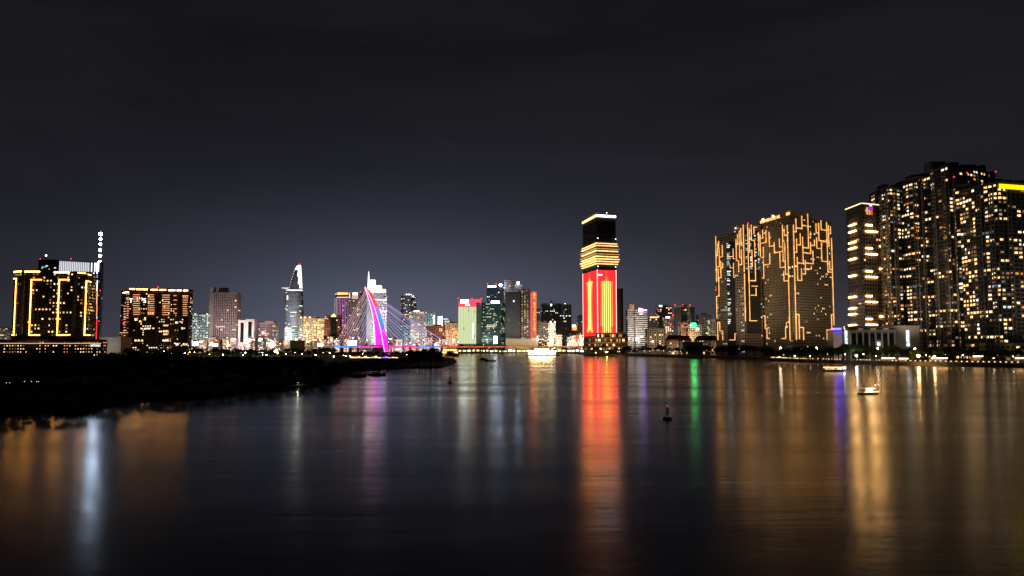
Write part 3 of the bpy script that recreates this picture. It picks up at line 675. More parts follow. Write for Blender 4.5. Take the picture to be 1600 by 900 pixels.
# white green tower with a red top
D = 1690
T = bld('media_tower', 'pale green lit tower with a glowing red crown and white roof sign', [(716, D), (752, D)], 471, wallm=WHITEW, cat='tower', p=0, dark=False, plant=False, parapet=0, finish=False)
A, B = T.E[0]; L = B[0] - A[0]
def media_mat(name, c1, c2, s):
    m = bpy.data.materials.new(name); m.use_nodes = True; t = m.node_tree; t.nodes.clear()
    o = t.nodes.new('ShaderNodeOutputMaterial'); e = t.nodes.new('ShaderNodeEmission'); e.inputs[1].default_value = s
    g = t.nodes.new('ShaderNodeNewGeometry'); mpn = t.nodes.new('ShaderNodeMapping'); mpn.inputs['Scale'].default_value = (1, 1, .1); t.links.new(g.outputs['Position'], mpn.inputs[0])
    n = t.nodes.new('ShaderNodeTexNoise'); n.inputs['Scale'].default_value = .22; t.links.new(mpn.outputs[0], n.inputs['Vector'])
    r = t.nodes.new('ShaderNodeMixRGB'); r.inputs[1].default_value = (*c1, 1); r.inputs[2].default_value = (*c2, 1); t.links.new(n.outputs['Fac'], r.inputs[0]); t.links.new(r.outputs[0], e.inputs[0]); t.links.new(e.outputs[0], o.inputs[0]); return m
MED = media_mat('media_pale', (.75, .72, .38), (.62, .85, .50), 1.0)
MEDR = media_mat('media_red', (1, .05, .10), (1, .12, .25), 1.1)
n_ = 9
for k in range(n_):
    u0, u1 = L * k / n_ + .25, L * (k + 1) / n_ - .25
    b = MB(); b.obox(A, B, u0, u1, zat(537, D), zat(479.5, D), .2, .6); T.part('light_panel', b, MED)
    b = MB(); b.obox(A, B, u0, u1, zat(479.3, D), zat(471, D), .2, .6); T.part('crown_panel', b, MEDR)
b = MB(); b.obox(A, B, L * .36, L, T.z1, zat(467.5, D), -6, .4); T.part('crown_parapet', b, MEDR)
b = MB(); b.obox(A, B, L * .1, L * .44, zat(474, D), zat(468.5, D), .8, 1.8); T.part('roof_sign', b, lit('sign_blue_white', (.85, .97, 1), 9))
b = MB(); b.obox(A, B, L * .3, L * .5, zat(477.5, D), zat(475.3, D), .8, 1.4); T.part('facade_sign', b, lit('sign_mint', (.7, 1, .8), 2.5))
b = MB(); b.obox(A, B, L * .62, L * .65, zat(529, D), zat(505, D), .7, 1.2); T.part('vertical_lamp', b, CW2)
for u in (0, L * .6, L): T.beacon((A[0] + u, D, zat(466.5, D)), 1.1)
for u, y0, y1 in ((.24, 516, 511), (.44, 488, 480), (.7, 528, 523), (.7, 489, 485)):
    b = MB(); b.obox(A, B, L * u, L * u + 1.1, zat(y0, D), zat(y1, D), .7, 1.0); T.part('dark_vent', b, DARKM)
T.finish()
T = bld('office_tower', 'navy office tower with a gold roof sign rising behind the green glass tower', [(760.5, 2000), (788, 2000)], 445.5, wallm=NAVY, cat='tower', p=.06, lits=coolset, fl=3.8, bw=4, slab=.2, slabm=NAVY, flood=.03, fcol=(.7, .85, 1), plant=False, finish=False)
A, B = T.E[0]; b = MB(); b.obox(A, B, 2, 24, zat(449, 2000), zat(446.3, 2000), .4, 1.2); T.part('roof_sign', b, lit('sign_amber', (1, .72, .38), 4))
T.beacon((xat(782, 1998), 1998, zat(445.5, 1998)), 3.6, lit('roof_ball', (.55, .75, 1), 26)); T.beacon((xat(761.5, 1998), 1998, zat(443.5, 1998)), 1.2); T.beacon((xat(775, 1998), 1998, zat(443.5, 1998)), 1.2); T.finish()
T = bld('glass_tower', 'green glass office tower dotted with yellow windows and a blue white roof sign', [(752.3, 1670), (783, 1676), (790, 1700)], 473, wallm=wall('green_glass_wall', (.02, .07, .065), .3), cat='tower', p=.22, lits=[(PALE, 4), (lit('window_yellow', (1, .9, .35), 1.3, .6), 4), (WHITE, 2), (DIMC, 3), (TEAL, 2)], glass=GLASSG, fl=3.4, bw=3.0, fw=.5, fh=.5, slab=.15, slabm=TEALW, flood=.045, fcol=(.6, 1, .9), plant=False, finish=False)
A, B = T.E[0]; k = 1672 / FP; b = MB(); b.obox(A, B, 15 * k, 28 * k, T.z1 - 1, T.z1 + 4, .8, 1.8); T.part('roof_sign', b, lit('sign_violet_white', (.6, .68, 1), 10))
b = MB(); b.obox(A, B, 7 * k, 19 * k, zat(511, 1672), zat(509.5, 1672), .4, 1.2); T.part('ledge_light', b, lit('ledge_pale', (1, .9, .8), .9))
b = MB(); b.obox(A, B, 19 * k, 25 * k, zat(537, 1672), zat(525, 1672), .4, 1.2); T.part('entrance_screen', b, lit('entrance_white', (1, 1, .85), 3)); T.finish()
bld('office_tower', 'grey pink tower top rising behind the big grey glass tower', [(787.5, 2000), (797.5, 1990), (806, 1998)], 437.5, wallm=PINKW, cat='tower', p=.05, lits=mixset, fl=4, bw=4, flood=.07, fcol=(1, .8, .75))
# big grey glass tower with red end
D = 1640
T = bld('glass_tower', 'big grey glass tower with a sparkling gold column and red lit right end', [(790.5, 1655), (812.5, D), (838.5, 1662)], 455, wallm=wall('smoke_glass', (.10, .105, .10), .35), cat='tower', p=.015, lits=[(DIMC, 3), (WHITE, 1)], fl=4.2, bw=4.2, fw=.9, fh=.86, glass=wall('smoke_panes', (.085, .09, .09), .25), flood=.075, fcol=(1, .93, .82), plant=False, finish=False)
A, B = T.E[1]; L = math.hypot(B[0] - A[0], B[1] - A[1])
T.facade(A, B, 12, T.z1 - 2, nf=60, nb=12, fw=.55, fh=.55, p=.55, lits=[(WARM, 4), (PALE, 3), (DIMW, 8)], dark=False, cols=lambda i, j: 1 <= j <= 5 and random.random() < .8, run=.2)
b = MB(); b.obox(A, B, 0, L * .06, 6, T.z1, .2, 1.4); T.part('dark_seam', b, DARKM)
MR = media_mat('media_red_orange', (1, .03, .05), (1, .35, .10), .8)
for k in range(5):
    for r_ in range(12):
        u0 = L * (.62 + .38 * k / 5); z0_, z1_ = 18, T.z1 - 1; dz = (z1_ - z0_) / 12
        b = MB(); b.obox(A, B, u0 + .1, u0 + L * .076 - .1, z0_ + r_ * dz + .25, z0_ + (r_ + 1) * dz - .25, .3, .7)
        T.part('red_light_panel', b, [MEDR, MR, lit('media_orange', (1, .32, .10), .85, .5, .2), lit('media_amber', (1, .45, .14), .9, .5, .2), MR][k])
b = MB(); b.obox(*T.E[0], 0, 30, T.z1 - .2, T.z1 + 1.6, -1, 1); b.obox(A, B, 0, L, T.z1 - .2, T.z1 + 1.599, -1, 1.002); T.part('cornice', b, WHITEW)
b = MB(); b.box(xat(804, D + 8), xat(816, D + 8), D + 8, D + 22, T.z1, zat(444.5, D + 8)); T.part('roof_block', b, PINKW)
b = MB(); b.box(xat(816, D + 8), xat(829, D + 8), D + 8, D + 22, T.z1, zat(451, D + 8)); T.part('roof_block', b, BRICK)
T.beacon((xat(809.5, D), D, zat(442, D)), 2.6, lit('roof_ball_blue', (.55, .75, 1), 26))
b = MB(); b.box(xat(790, D - 12), xat(840, D - 12), D - 12, D - 1, 2.4, zat(529, D - 12)); T.part('stone_podium', b, BEIGE)
T.flood((xat(815, D), D - 60, 4), (xat(815, D), D - 12, 12), .14, (1, .72, .42), 120); T.finish()
bld('office_block', 'thin bluish block with horizontal light bands behind the dark office slab', [(838.5, 1900), (847, 1900)], 482, wallm=TEALW, p=.3, lits=coolset, slab=.4, slabm=GREYC, flood=.06, fcol=(.8, .95, 1), plant=False)
T = bld('office_tower', 'dark wide office slab with a green lit parapet and rooftop antenna', [(846.5, 1760), (893, 1764)], 476, wallm=DKWALL, cat='tower', p=.05, lits=[(WHITE, 5), (PALE, 3), (DIMC, 3)], fl=3.8, bw=3.6, slab=.1, slabm=DKWALL, flood=.02, fcol=(1, .8, .7), finish=False)
b = MB(); b.obox(*T.E[0], 1, 33, T.z1 + .8, T.z1 + 3.6, -.8, .4); T.part('green_parapet', b, wall('green_band', (.06, .2, .15), .5)); b = MB(); x = xat(861.5, 1768); b.box(x - 1.6, x + 1.6, 1768, 1771, T.z1, zat(466.5, 1768)); T.part('antenna_block', b, PINKW)
T.beacon((xat(861.5, 1758), 1758, zat(476, 1758)), 1.4, lit('mint_lamp', (.6, 1, .85), 6)); T.beacon((xat(883, 1758), 1758, zat(474.5, 1758)), 1, CW2)
A, B = T.E[0]
for px in (876, 880, 885, 890):
    u, z, L = onplane(px, 493.5, A, B); b = MB(); b.obox(A, B, u - 1.6, u + 1.6, z - 1, z + 1, .15, .5); T.part('lit_window', b, WHITE)
T.finish()
# small buildings at the waterfront by the red tower
T = bld('slim_block', 'slim white block with a ladder of window lights and two amber roof lamps', [(857, 1640), (868, 1640)], 505, wallm=WHITEW, p=.3, lits=mixset, fl=3.2, bw=5, flood=.22, fcol=(1, .8, .5), plant=False, finish=False)
for px in (860.5, 867): T.beacon((xat(px, 1638), 1638, zat(503, 1638)), 1.5, lit('amber_lamp', (1, .62, .25), 8))
T.finish()
bld('low_block', 'low dark block with amber roof rail left of the slim white block', [(841, 1650), (857, 1650)], 504.5, wallm=TAUPE, p=.15, lits=warmset, flood=.05, plant=False)
bld('shop_building', 'yellow green glowing shop front near the moored pleasure ship', [(855, 1600), (864, 1600)], 531, wallm=BEIGE, p=.9, lits=[(lit('shop_lime', (.95, 1, .45), 2.6, .3), 3), (PALE, 2)], fl=4, bw=4, fw=.9, fh=.85, flood=.5, fcol=(1, 1, .6), plant=False, depth=10)
for a, c, t_, wm, fc, lb_ in ((868.5, 878, 524, PINKW, (1, .65, .4), 'peach lit low house beside the yellow green shop'), (886, 892, 527, GREYC, (1, .9, .8), 'narrow grey house in the waterfront row, left of the tan one'), (892.3, 898.5, 525, BEIGE, (1, .75, .5), 'narrow tan house in the waterfront row'), (899, 905, 523.5, BRICK, (1, .7, .5), 'narrow red brown house with a lamp in the waterfront row'), (905.3, 911.5, 524, WHITEW, (.9, .92, 1), 'narrow white lit house next to the red tower')):
    bld('row_house', lb_, [(a, 1620), (c, 1620)], t_, wallm=wm, p=.35, lits=mixset, fl=3.4, bw=3.5, flood=.2, fcol=fc, plant=False, depth=12, cat='house')
bld('office_block', 'dim slab with a blue roof light peeking out left of the red tower', [(903, 1800), (913, 1800)], 494, wallm=TAUPE, p=.1, lits=mixset, flood=.04)
T = bld('low_block', 'low block with an orange and white rooftop sign left of the red tower', [(893, 1790), (903, 1790)], 516, wallm=DKWALL, p=.1, plant=False, finish=False)
b = MB(); b.obox(*T.E[0], 1, 12, T.z1, zat(509, 1790), 0, 1); T.part('orange_sign', b, lit('sign_orange', (1, .32, .08), 1.6, .6, .3)); b = MB(); b.obox(*T.E[0], 1.5, 9, zat(511, 1790), zat(507.5, 1790), 1.1, 1.8); T.part('white_sign', b, CW2); T.finish()

# ==================================================================== red tower
DC = 1290
pl = [(911.6, 1368), (933.2, DC), (963.3, 1302)]
T = Thing('landmark_tower', 'tall square tower with red star light facades and gold ringed waist', 'tower', (xat(937, 1310), 1310, 2.4))
P = pts2(pl)
v0, v1 = Vector(P[0]), Vector(P[2])
bk = (v0.x + v1.x - P[1][0] + 8, v0.y + v1.y - P[1][1] + 8)
def zc(py): return zat(py, DC)
poly = P + [bk]
T.E = [(P[0], P[1]), (P[1], P[2])]
b = MB(); b.prism(poly, 2.4, zc(336.5)); T.part('tower_body', b, wall('tower_dark', (.045, .038, .035), .5))
def star_mat(name, stripes):
    m = bpy.data.materials.new(name); m.use_nodes = True; t = m.node_tree; t.nodes.clear()
    L_ = t.links.new
    o = t.nodes.new('ShaderNodeOutputMaterial'); e = t.nodes.new('ShaderNodeEmission'); L_(e.outputs[0], o.inputs[0])
    uv = t.nodes.new('ShaderNodeUVMap'); sp = t.nodes.new('ShaderNodeSeparateXYZ'); L_(uv.outputs[0], sp.inputs[0])
    def ma(op, a, b_=None):
        n = t.nodes.new('ShaderNodeMath'); n.operation = op
        for i, v in enumerate((a, b_)):
            if v is None: continue
            if isinstance(v, (int, float)): n.inputs[i].default_value = v
            else: L_(v, n.inputs[i])
        return n.outputs[0]
    def curve(prof_):
        fc = t.nodes.new('ShaderNodeFloatCurve'); cu = fc.mapping.curves[0]
        cu.points[0].location = prof_[0]; cu.points[1].location = prof_[-1]
        for q in prof_[1:-1]: cu.points.new(*q)
        for q in cu.points: q.handle_type = 'VECTOR'
        fc.mapping.update(); L_(sp.outputs['Y'], fc.inputs['Value']); return fc.outputs[0]
    au = ma('ABSOLUTE', ma('SUBTRACT', sp.outputs['X'], 0.5))
    if not stripes:      # half width of the drawn out star against height, and the notch at its foot
        wv = curve([(0, 0), (.05, 0), (.06, .26), (.14, .20), (.5, .17), (.78, .21), (.845, .27), (.85, .13), (.88, .07), (.935, .015), (1, 0)])
        nv = curve([(0, .2), (.05, .2), (.13, 0), (1, 0)])
    else:
        wv = curve([(0, .30), (.10, .30), (.11, .36), (.5, .34), (.825, .34), (.83, .12), (.87, .06), (.93, .02), (1, 0)])
        nv = curve([(0, .10), (.06, 0), (1, 0)])
    d = ma('MINIMUM', ma('SUBTRACT', wv, au), ma('ADD', ma('SUBTRACT', au, nv), .12))
    mr = t.nodes.new('ShaderNodeMapRange'); mr.inputs[1].default_value = -.04; mr.inputs[2].default_value = .14; L_(d, mr.inputs[0])
    f = mr.outputs[0]
    st = ma('MULTIPLY', ma('ADD', ma('SINE', ma('MULTIPLY', sp.outputs['X'], 2 * math.pi * (9 if stripes else 24))), 1.0), .5)
    if stripes: f = ma('MULTIPLY', f, ma('ADD', ma('MULTIPLY', st, .65), .30))
    cr = t.nodes.new('ShaderNodeValToRGB'); el = cr.color_ramp.elements
    el[0].position = 0; el[0].color = (3.6, .05, .06, 1); el[1].position = 1; el[1].color = (2.9, 1.5, .38, 1)
    a = el.new(.3); a.color = (3.2, .20, .05, 1); a = el.new(.6); a.color = (3.0, .80, .14, 1)
    L_(f, cr.inputs[0]); L_(cr.outputs[0], e.inputs[0])
    rows = ma('MULTIPLY', ma('ADD', ma('SINE', ma('MULTIPLY', sp.outputs['Y'], 2 * math.pi * 30)), 1.0), .06)
    L_(ma('ADD', ma('MULTIPLY', st, .45 if stripes else .12), ma('SUBTRACT', .78 if stripes else .95, rows)), e.inputs[1]); return m
zb_, zt_ = zc(524.5), zc(422)
for k, (A, B) in enumerate(T.E):
    L = math.hypot(B[0] - A[0], B[1] - A[1])
    b = MB(); b.opane(A, B, .8, L - .8, zb_ if k == 0 else zc(520), zt_, .5); o = T.part('light_facade', b, star_mat('star_light_%d' % k, k == 1))
    uvl = o.data.uv_layers.new(name='UVMap')
    for i, q in enumerate(((0, 0), (1, 0), (1, 1), (0, 1))): uvl.data[i].uv = q
    for q in range(1, 10 if k else 8):
        u = L * q / (10 if k else 8); b = MB(); b.obox(A, B, u - .16, u + .16, zb_ if k == 0 else zc(520), zt_, .51, .95); T.part('mullion', b, DARKM)
    EW = lit('edge_white_warm', (1, .78, .66), 1.7)
    for u in ((0, .9), (L - .9, L)) if k else ((0, .9),):
        b = MB(); b.obox(A, B, u[0], u[1], zb_ - 4, zt_ + 1, .2, 1.0); T.part('edge_light', b, EW)
    # waist rings
    for i, (py, pr, hh) in enumerate(((380.0, 2.0, .55), (383.6, 2.8, .5), (388.5, 4.6, .35), (391.8, 3.0, .6), (396.8, 4.8, .35), (400.5, 3.2, .6), (404.5, 4.8, .5), (408.3, 3.6, .6), (412, 2.6, .6))):
        b = MB(); b.obox(A, B, -pr, L + pr, zc(py) - hh, zc(py) + hh, 0.1, pr + k * .01); T.part('gold_ring', b, lit('ring_gold', (1, .56, .17), 2.6, .5, .3) if i not in (2, 4) else lit('ring_dim', (1, .5, .2), .7, .4, .3))
    # louvre ledges of the dark upper section
    for i in range(11):
        z = zc(377 - i * 3.2); b = MB(); b.obox(A, B, 0, L, z - .35, z + .35, .05, .6 + k * .01); T.part('louvre_ledge', b, TAUPE)
    b = MB(); b.obox(A, B, 0, L, zc(338.4), zc(335.4), .3, 1.3 + k * .01); T.part('crown_light', b, lit('crown_gold', (1, .6, .16), 4) if k == 0 else lit('crown_pure', (.96, .98, 1), 6))
b = MB(); A, B = T.E[1]; b.obox(A, B, 1.5, 9, zc(430.3), zc(428.4), .8, 1.4); T.part('facade_sign', b, lit('sign_pinkwhite', (1, .8, .8), 2.5))
b = MB(); b.tube([(P[1][0] - 16, 1325, zc(335.5)), (P[1][0] + 3, DC + 6, zc(332))], .5, 5); T.part('roof_gantry', b, wall('gantry_white', (.6, .6, .6), .5))
for px, py in ((934, 372), (962, 373.5), (934.5, 416), (962, 417), (948, 332.5)): 
    b = MB(); b.ball(at(px, py, DC - 5 if px < 940 else 1296), .9, 6); T.part('corner_lamp', b, CW2)
# layered podium
for i, (py0, py1, a, c) in enumerate(((521, 527, 933, 979), (528.5, 534, 915, 981), (536, 541, 914, 980), (542.5, 547, 913, 978))):
    b = MB(); b.box(xat(a, 1262), xat(c, 1262), 1262, 1286, zat(py1, 1262), zat(py0, 1262)); ps = T.part('podium_storey', b, TAUPE)
    b = MB(); b.box(xat(a - .8, 1258), xat(c + .8, 1258), 1258, 1286, zat(py0 + .2, 1262), zat(py0 - 1.3, 1262)); T.part('podium_slab', b, BEIGE)
    n_ = 14
    for k in range(n_):
        if random.random() < .6:
            x0_ = xat(a + (c - a) * (k + .12) / n_, 1261); x1_ = xat(a + (c - a) * (k + random.uniform(.5, .9)) / n_, 1261)
            b = MB(); b.box(x0_, x1_, 1261.7, 1261.95, zat(py1 - .6, 1262), zat(py0 + 1.2, 1262)); T.part('lit_window', b, random.choice((WARM, ORNG, DIMW, DIMW, PALE)), ps)
T.flood((xat(946, 1235), 1225, 4), (xat(946, 1262), 1262, 14), .12, (1, .55, .2), 120)

# --- blocks between the red tower and the gold laced towers
T = bld('dark_slab', 'narrow dark slab tower right behind the red tower', [(963.5, 1470), (974, 1470)], 451, wallm=wall('rust_dark', (.07, .045, .04), .7), cat='tower', p=.06, lits=[(WHITE, 3), (PALE, 3)], fl=3.6, bw=3, slab=.2, slabm=BRICK, flood=.012, fcol=(1, .5, .4), plant=False)
T = bld('apartment_block', 'cream banded apartment block with an orange lit stair head', [(981, 1420), (992.5, 1420)], 484, wallm=TAUPE, p=.04, lits=mixset, fl=3.4, bw=3.4, fw=.7, slab=.5, sh=1.7, slabm=WHITEW, flood=.12, fcol=(1, .85, .72), plant=False, finish=False)
b = MB(); b.box(xat(985, 1422), xat(991, 1422), 1422, 1430, T.z1, zat(475.5, 1422)); T.part('stair_head', b, lit('stair_head_orange', (1, .42, .12), .55, .5, .3)); T.finish()
T = bld('apartment_block', 'broad cream apartment block with dark window bands and a colourful roof sign', [(993, 1410), (1011.5, 1410)], 488, wallm=TAUPE, p=.03, lits=mixset, fl=3.4, bw=3.4, fw=.9, slab=.5, sh=1.6, slabm=WHITEW, flood=.12, fcol=(1, .86, .74), plant=False, finish=False)
for a, c, y0, y1, m in ((994, 996.5, 486.5, 484, ORNG), (998, 1001.5, 486.5, 481.5, lit('sign_white_blue', (.55, .65, 1), 6)), (1001.5, 1003.5, 487, 482.5, lit('sign_or', (1, .45, .1), 4)), (1003.5, 1005, 487, 482, lit('sign_magenta', (.30, .02, 1), 24)), (1005, 1011, 485.7, 483.8, lit('sign_blue2', (.35, .4, 1), 6))):
    b = MB(); b.box(xat(a, 1408), xat(c, 1408), 1408, 1409, zat(y0, 1408), zat(y1, 1408)); T.part('roof_sign', b, m)
T.finish()
T = bld('dark_block', 'dim brown block under a row of orange roof lamps', [(1011.5, 1500), (1030, 1500)], 497, wallm=TAUPE, p=.08, lits=warmset, flood=.03, plant=False, finish=False)
b = MB(); b.obox(*T.E[0], 5, 20, T.z1 + .3, T.z1 + 2.4, .3, 1); T.part('roof_light', b, lit('roof_orange', (1, .55, .2), 3, .5)); T.beacon((xat(1016, 1498), 1498, zat(500, 1498)), 1, CW); T.finish()
T = bld('office_block', 'dark office block with a tilted white roof sign and warm top floor', [(1028, 1560), (1050, 1560)], 479, wallm=DKWALL, p=.12, lits=warmset, flood=.03, finish=False)
b = MB(); b.obox(*T.E[0], 2.5, 8.5, T.z1 - .5, T.z1 + 2.6, .3, 1); T.part('roof_sign', b, CW2); T.finish()
T = bld('apartment_block', 'grey brown flats with balcony lights, a white sign and a red lamp', [(1039, 1460), (1052.5, 1460)], 497, wallm=TAUPE, p=.3, lits=[(ORNG, 3), (PALE, 3), (DIMW, 4)], slab=.6, slabm=GREYC, flood=.06, finish=False, plant=False)
b = MB(); b.obox(*T.E[0], 1.5, 9, T.z1, T.z1 + 3, .3, 1); T.part('roof_sign', b, CW2); T.beacon((xat(1051.5, 1458), 1458, zat(492.7, 1458)), 1.5); T.beacon((xat(1048, 1455), 1455, zat(507, 1455)), 1.1); T.finish()
T = bld('office_tower', 'office tower with one black flank and one pale banded front', [(1053.5, 1462), (1064, 1440), (1079, 1446)], 478.5, wallm=DKWALL, cat='tower', p=.04, lits=mixset, fl=3.6, bw=3.6, fw=.9, fh=.5, edges=[1], slab=.4, sh=1.5, slabm=BEIGE, flood=.10, fcol=(1, .88, .72), finish=False)
for px in (1055, 1067, 1078): T.beacon((xat(px, 1440), 1440, zat(476.5, 1440)), .9)
T.finish()
T = bld('narrow_block', 'narrow pink lit block with red balcony lines', [(1064, 1400), (1075, 1400)], 503, wallm=PINKW, p=.25, lits=[(ORNG, 3), (DIMW, 3)], slab=.4, slabm=BRICK, flood=.14, fcol=(1, .45, .38), plant=False)
T = bld('apartment_block', 'yellow green lit flats under a bright green roof sign', [(1075.5, 1380), (1096, 1380)], 508, wallm=BEIGE, p=.15, lits=warmset, slab=.5, slabm=BEIGE, flood=.13, fcol=(.85, .9, .3), plant=False, finish=False)
b = MB(); b.obox(*T.E[0], 4.5, 12.5, zat(511.5, 1380), zat(505, 1380), .8, 1.8); T.part('roof_sign', b, lit('sign_green', (.02, 1, .22), 15)); T.beacon((xat(1079, 1377), 1377, zat(508, 1377)), 1.1, lit('sign_green_soft', (.4, 1, .4), 6))
b = MB(); b.obox(*T.E[0], 13, 18, zat(514.5, 1380), zat(512.5, 1380), .8, 1.6); T.part('white_sign', b, CW2); T.finish()
bld('dark_block', 'taupe flats with a dark plant floor left of the gold laced towers', [(1092, 1460), (1112, 1460)], 492, wallm=TAUPE, p=.04, lits=mixset, slab=.2, flood=.04, fcol=(1, .85, .7))
bld('pale_block', 'pale narrow flats with two lit stair shafts beside the gold laced towers', [(1110, 1350), (1121, 1350)], 499, wallm=BEIGE, p=.2, lits=[(DIMW, 4), (PALE, 2)], bw=4.5, flood=.08, plant=False)
bld('low_block', 'low cream block behind the dark riverside trees', [(1011, 1320), (1040, 1320)], 514, wallm=BEIGE, p=.1, lits=warmset, flood=.10, fcol=(1, .75, .5), plant=False)
# red roofed houses and the long colonial building
REDR = wall('red_roof_tiles', (.30, .06, .035), .8)
def gable_house(lb_, a, c, yt, ye, yb, D, wm, flood):
    x0_, x1_ = xat(a, D), xat(c, D); zt, ze, z0 = zat(yt, D), zat(ye, D), 2.4
    T = Thing('tiled_house', lb_, 'house', ((x0_ + x1_) / 2, D, z0))
    b = MB(); b.box(x0_, x1_, D, D + 14, z0, ze); T.part('wall', b, wm)
    b = MB(); i = 1.2; b.hexa([(x0_ - i, D - i, ze), (x1_ + i, D - i, ze), (x1_ + i, D + 15, ze), (x0_ - i, D + 15, ze), (x0_ + 3, D + 6.5, zt), (x1_ - 3, D + 6.5, zt), (x1_ - 3, D + 7.5, zt), (x0_ + 3, D + 7.5, zt)]); T.part('roof', b, REDR)
    T.slabmat = wm; T.facade((x0_, D), (x1_, D), z0, ze, fw=.45, fh=.5, p=.3, fl=3.8, bw=3.6, lits=[(DIMW, 3), (WARM, 3), (PALE, 1)])
    T.flood(((x0_ + x1_) / 2, D - 22, 3), ((x0_ + x1_) / 2, D, 10), flood, (1, .72, .45), 130); return T.finish()
gable_house('red roofed hall with a lit facade behind the riverside trees', 1042, 1068, 523.5, 531, 538, 1240, BEIGE, .2)
gable_house('pale gabled house beside the lit red roofed hall', 1062, 1080, 524.5, 532, 538, 1200, WHITEW, .05)
gable_house('long red roofed house at the foot of the gold laced towers', 1088, 1122, 524.5, 532, 540, 1180, BEIGE, .05)
bld('colonial_building', 'long low cream building with a row of windows behind dark trees', [(1066, 1130), (1180, 1080)], 534, wallm=BEIGE, p=.25, lits=[(DIMW, 5), (WARM, 2)], fl=4, bw=4, fw=.4, fh=.6, flood=.05, fcol=(1, .8, .5), depth=14, plant=False)

# ==================================================================== gold laced towers
LACE = wall('laced_tower_wall', (.33, .27, .20), .8, .1)
LACES = wall('laced_tower_slab', (.24, .19, .14), .8, .1)
def zB(z): return [(1185 + x / 8.184, 330 + y / 8.184) for x, y in z]
def zA(z): return [(1180 + x / 3.914, 320 + y / 3.914) for x, y in z]
def zC(z): return [(1110 + x / 9, 340 + y / 9) for x, y in z]
def zD(z): return [(1100 + x / 3.91, 320 + y / 3.91) for x, y in z]
GREENW = lit('window_greenish', (.75, .95, .8), .7, .7)
T1 = bld('laced_tower', 'slim gold laced tower with greenish lit stair windows, farthest from the civic hall', [(1118.5, 1010), (1136, 990), (1161, 985)], 367, wallm=LACE, cat='tower', p=.05, lits=[(GREENW, 4), (WHITE, 1), (WARM, 1)], fl=3.2, bw=3.3, fw=.55, fh=.5, indiv=True, depth=22, flood=.012, fcol=(1, .8, .55), finish=False)
A, B = T1.E[1]; L = math.hypot(B[0] - A[0], B[1] - A[1])
b = MB(); b.obox(A, B, .5, L * .72, 4, T1.z1 - 8, .1, .25); T1.part('recess_shade_panel', b, DKWALL)  # flat dark panel on the wall, recess shade put into its colour
for i in range(44):
    if random.random() < .75:
        z = zat(505 - i * 2.9, 987); wd = random.uniform(2, 5); T1.window(A, B, 1, 1 + wd, z - .8, z + .8, .3, random.choice((GREENW, GREENW, DIMC, WHITE)))
for z in ([(75, 265), (95, 900)], [(105, 370), (105, 535), (85, 538)], [(122, 335), (120, 435), (108, 435)], [(130, 440), (130, 690), (92, 695)], [(172, 390), (172, 550), (135, 555)], [(245, 520), (245, 548), (318, 550)], [(318, 440), (322, 575), (362, 585)],
          [(325, 640), (328, 835), (365, 842)], [(272, 670), (280, 705), (325, 708)], [(150, 615), (155, 845), (115, 850)], [(178, 640), (178, 705), (158, 710)], [(112, 715), (118, 900)]): strip(T1, zC(z), .74, GOLDT, 'gold_line')
for z in ([(76, 560), (84, 690)], [(85, 825), (88, 718), (98, 718), (100, 770), (115, 772), (118, 825)], [(155, 826), (188, 825), (190, 787), (205, 787)], [(85, 560), (95, 555), (92, 450)]): strip(T1, zD(z), .74, GOLDT, 'gold_line')
T1.beacon((T1.P[0][0], 1008, zat(453, 1008)), .7); T1.finish()
T2 = bld('laced_tower', 'middle gold laced tower with a dense bundle of long lines, set between its siblings', [(1150, 972), (1163, 955), (1192, 962)], 351.5, wallm=LACE, cat='tower', p=.05, lits=[(GREENW, 3), (WHITE, 2), (WARM, 1)], fl=3.2, bw=3.3, fw=.55, fh=.5, indiv=True, depth=22, flood=.012, fcol=(1, .8, .55), finish=False)
A, B = T2.E[1]; L = math.hypot(B[0] - A[0], B[1] - A[1])
b = MB(); b.obox(A, B, L * .12, L * .9, 30, T2.z1 - 6, .1, .25); T2.part('recess_shade_panel', b, DKWALL)  # same flat panel, a recess's shade given as dark colour
for i in range(26):
    for f in (.13, .38, .62, .8):
        if random.random() < .5:
            z = zat(425 - i * 2.6, 957); wd = random.uniform(1.5, 3.5); T2.window(A, B, L * f, L * f + wd, z - .75, z + .75, .3, random.choice((GREENW, TEAL, DIMC, WHITE, TEAL)))
for z in ([(362, 305), (375, 605), (395, 605)], [(365, 375), (390, 375), (385, 235)], [(408, 195), (420, 560), (440, 562)], [(432, 150), (438, 392), (460, 392)], [(455, 105), (475, 760)], [(440, 450), (445, 662), (405, 665)], [(400, 600), (405, 765)], [(515, 100), (540, 900)],
          [(540, 150), (548, 490), (530, 490)], [(568, 105), (575, 320), (615, 320), (622, 550)], [(605, 230), (610, 135), (648, 135)], [(580, 460), (585, 690), (535, 690)], [(625, 620), (632, 885), (560, 885)], [(670, 210), (680, 470)], [(695, 245), (700, 550)]): strip(T2, zC(z), .74, GOLDT, 'gold_line')
for z in ([(245, 420), (252, 710)], [(273, 380), (278, 705), (322, 712)], [(285, 465), (312, 465), (315, 420)], [(285, 550), (318, 555), (315, 510)], [(290, 497), (325, 497)]): strip(T2, zD(z), .74, GOLDT, 'gold_line')
T2.beacon((xat(1172, 960), 960, zat(349, 960)), .8); T2.beacon((xat(1151.5, 968), 966, zat(357, 968)), .9, lit('peach_lamp', (1, .6, .35), 5)); T2.finish()
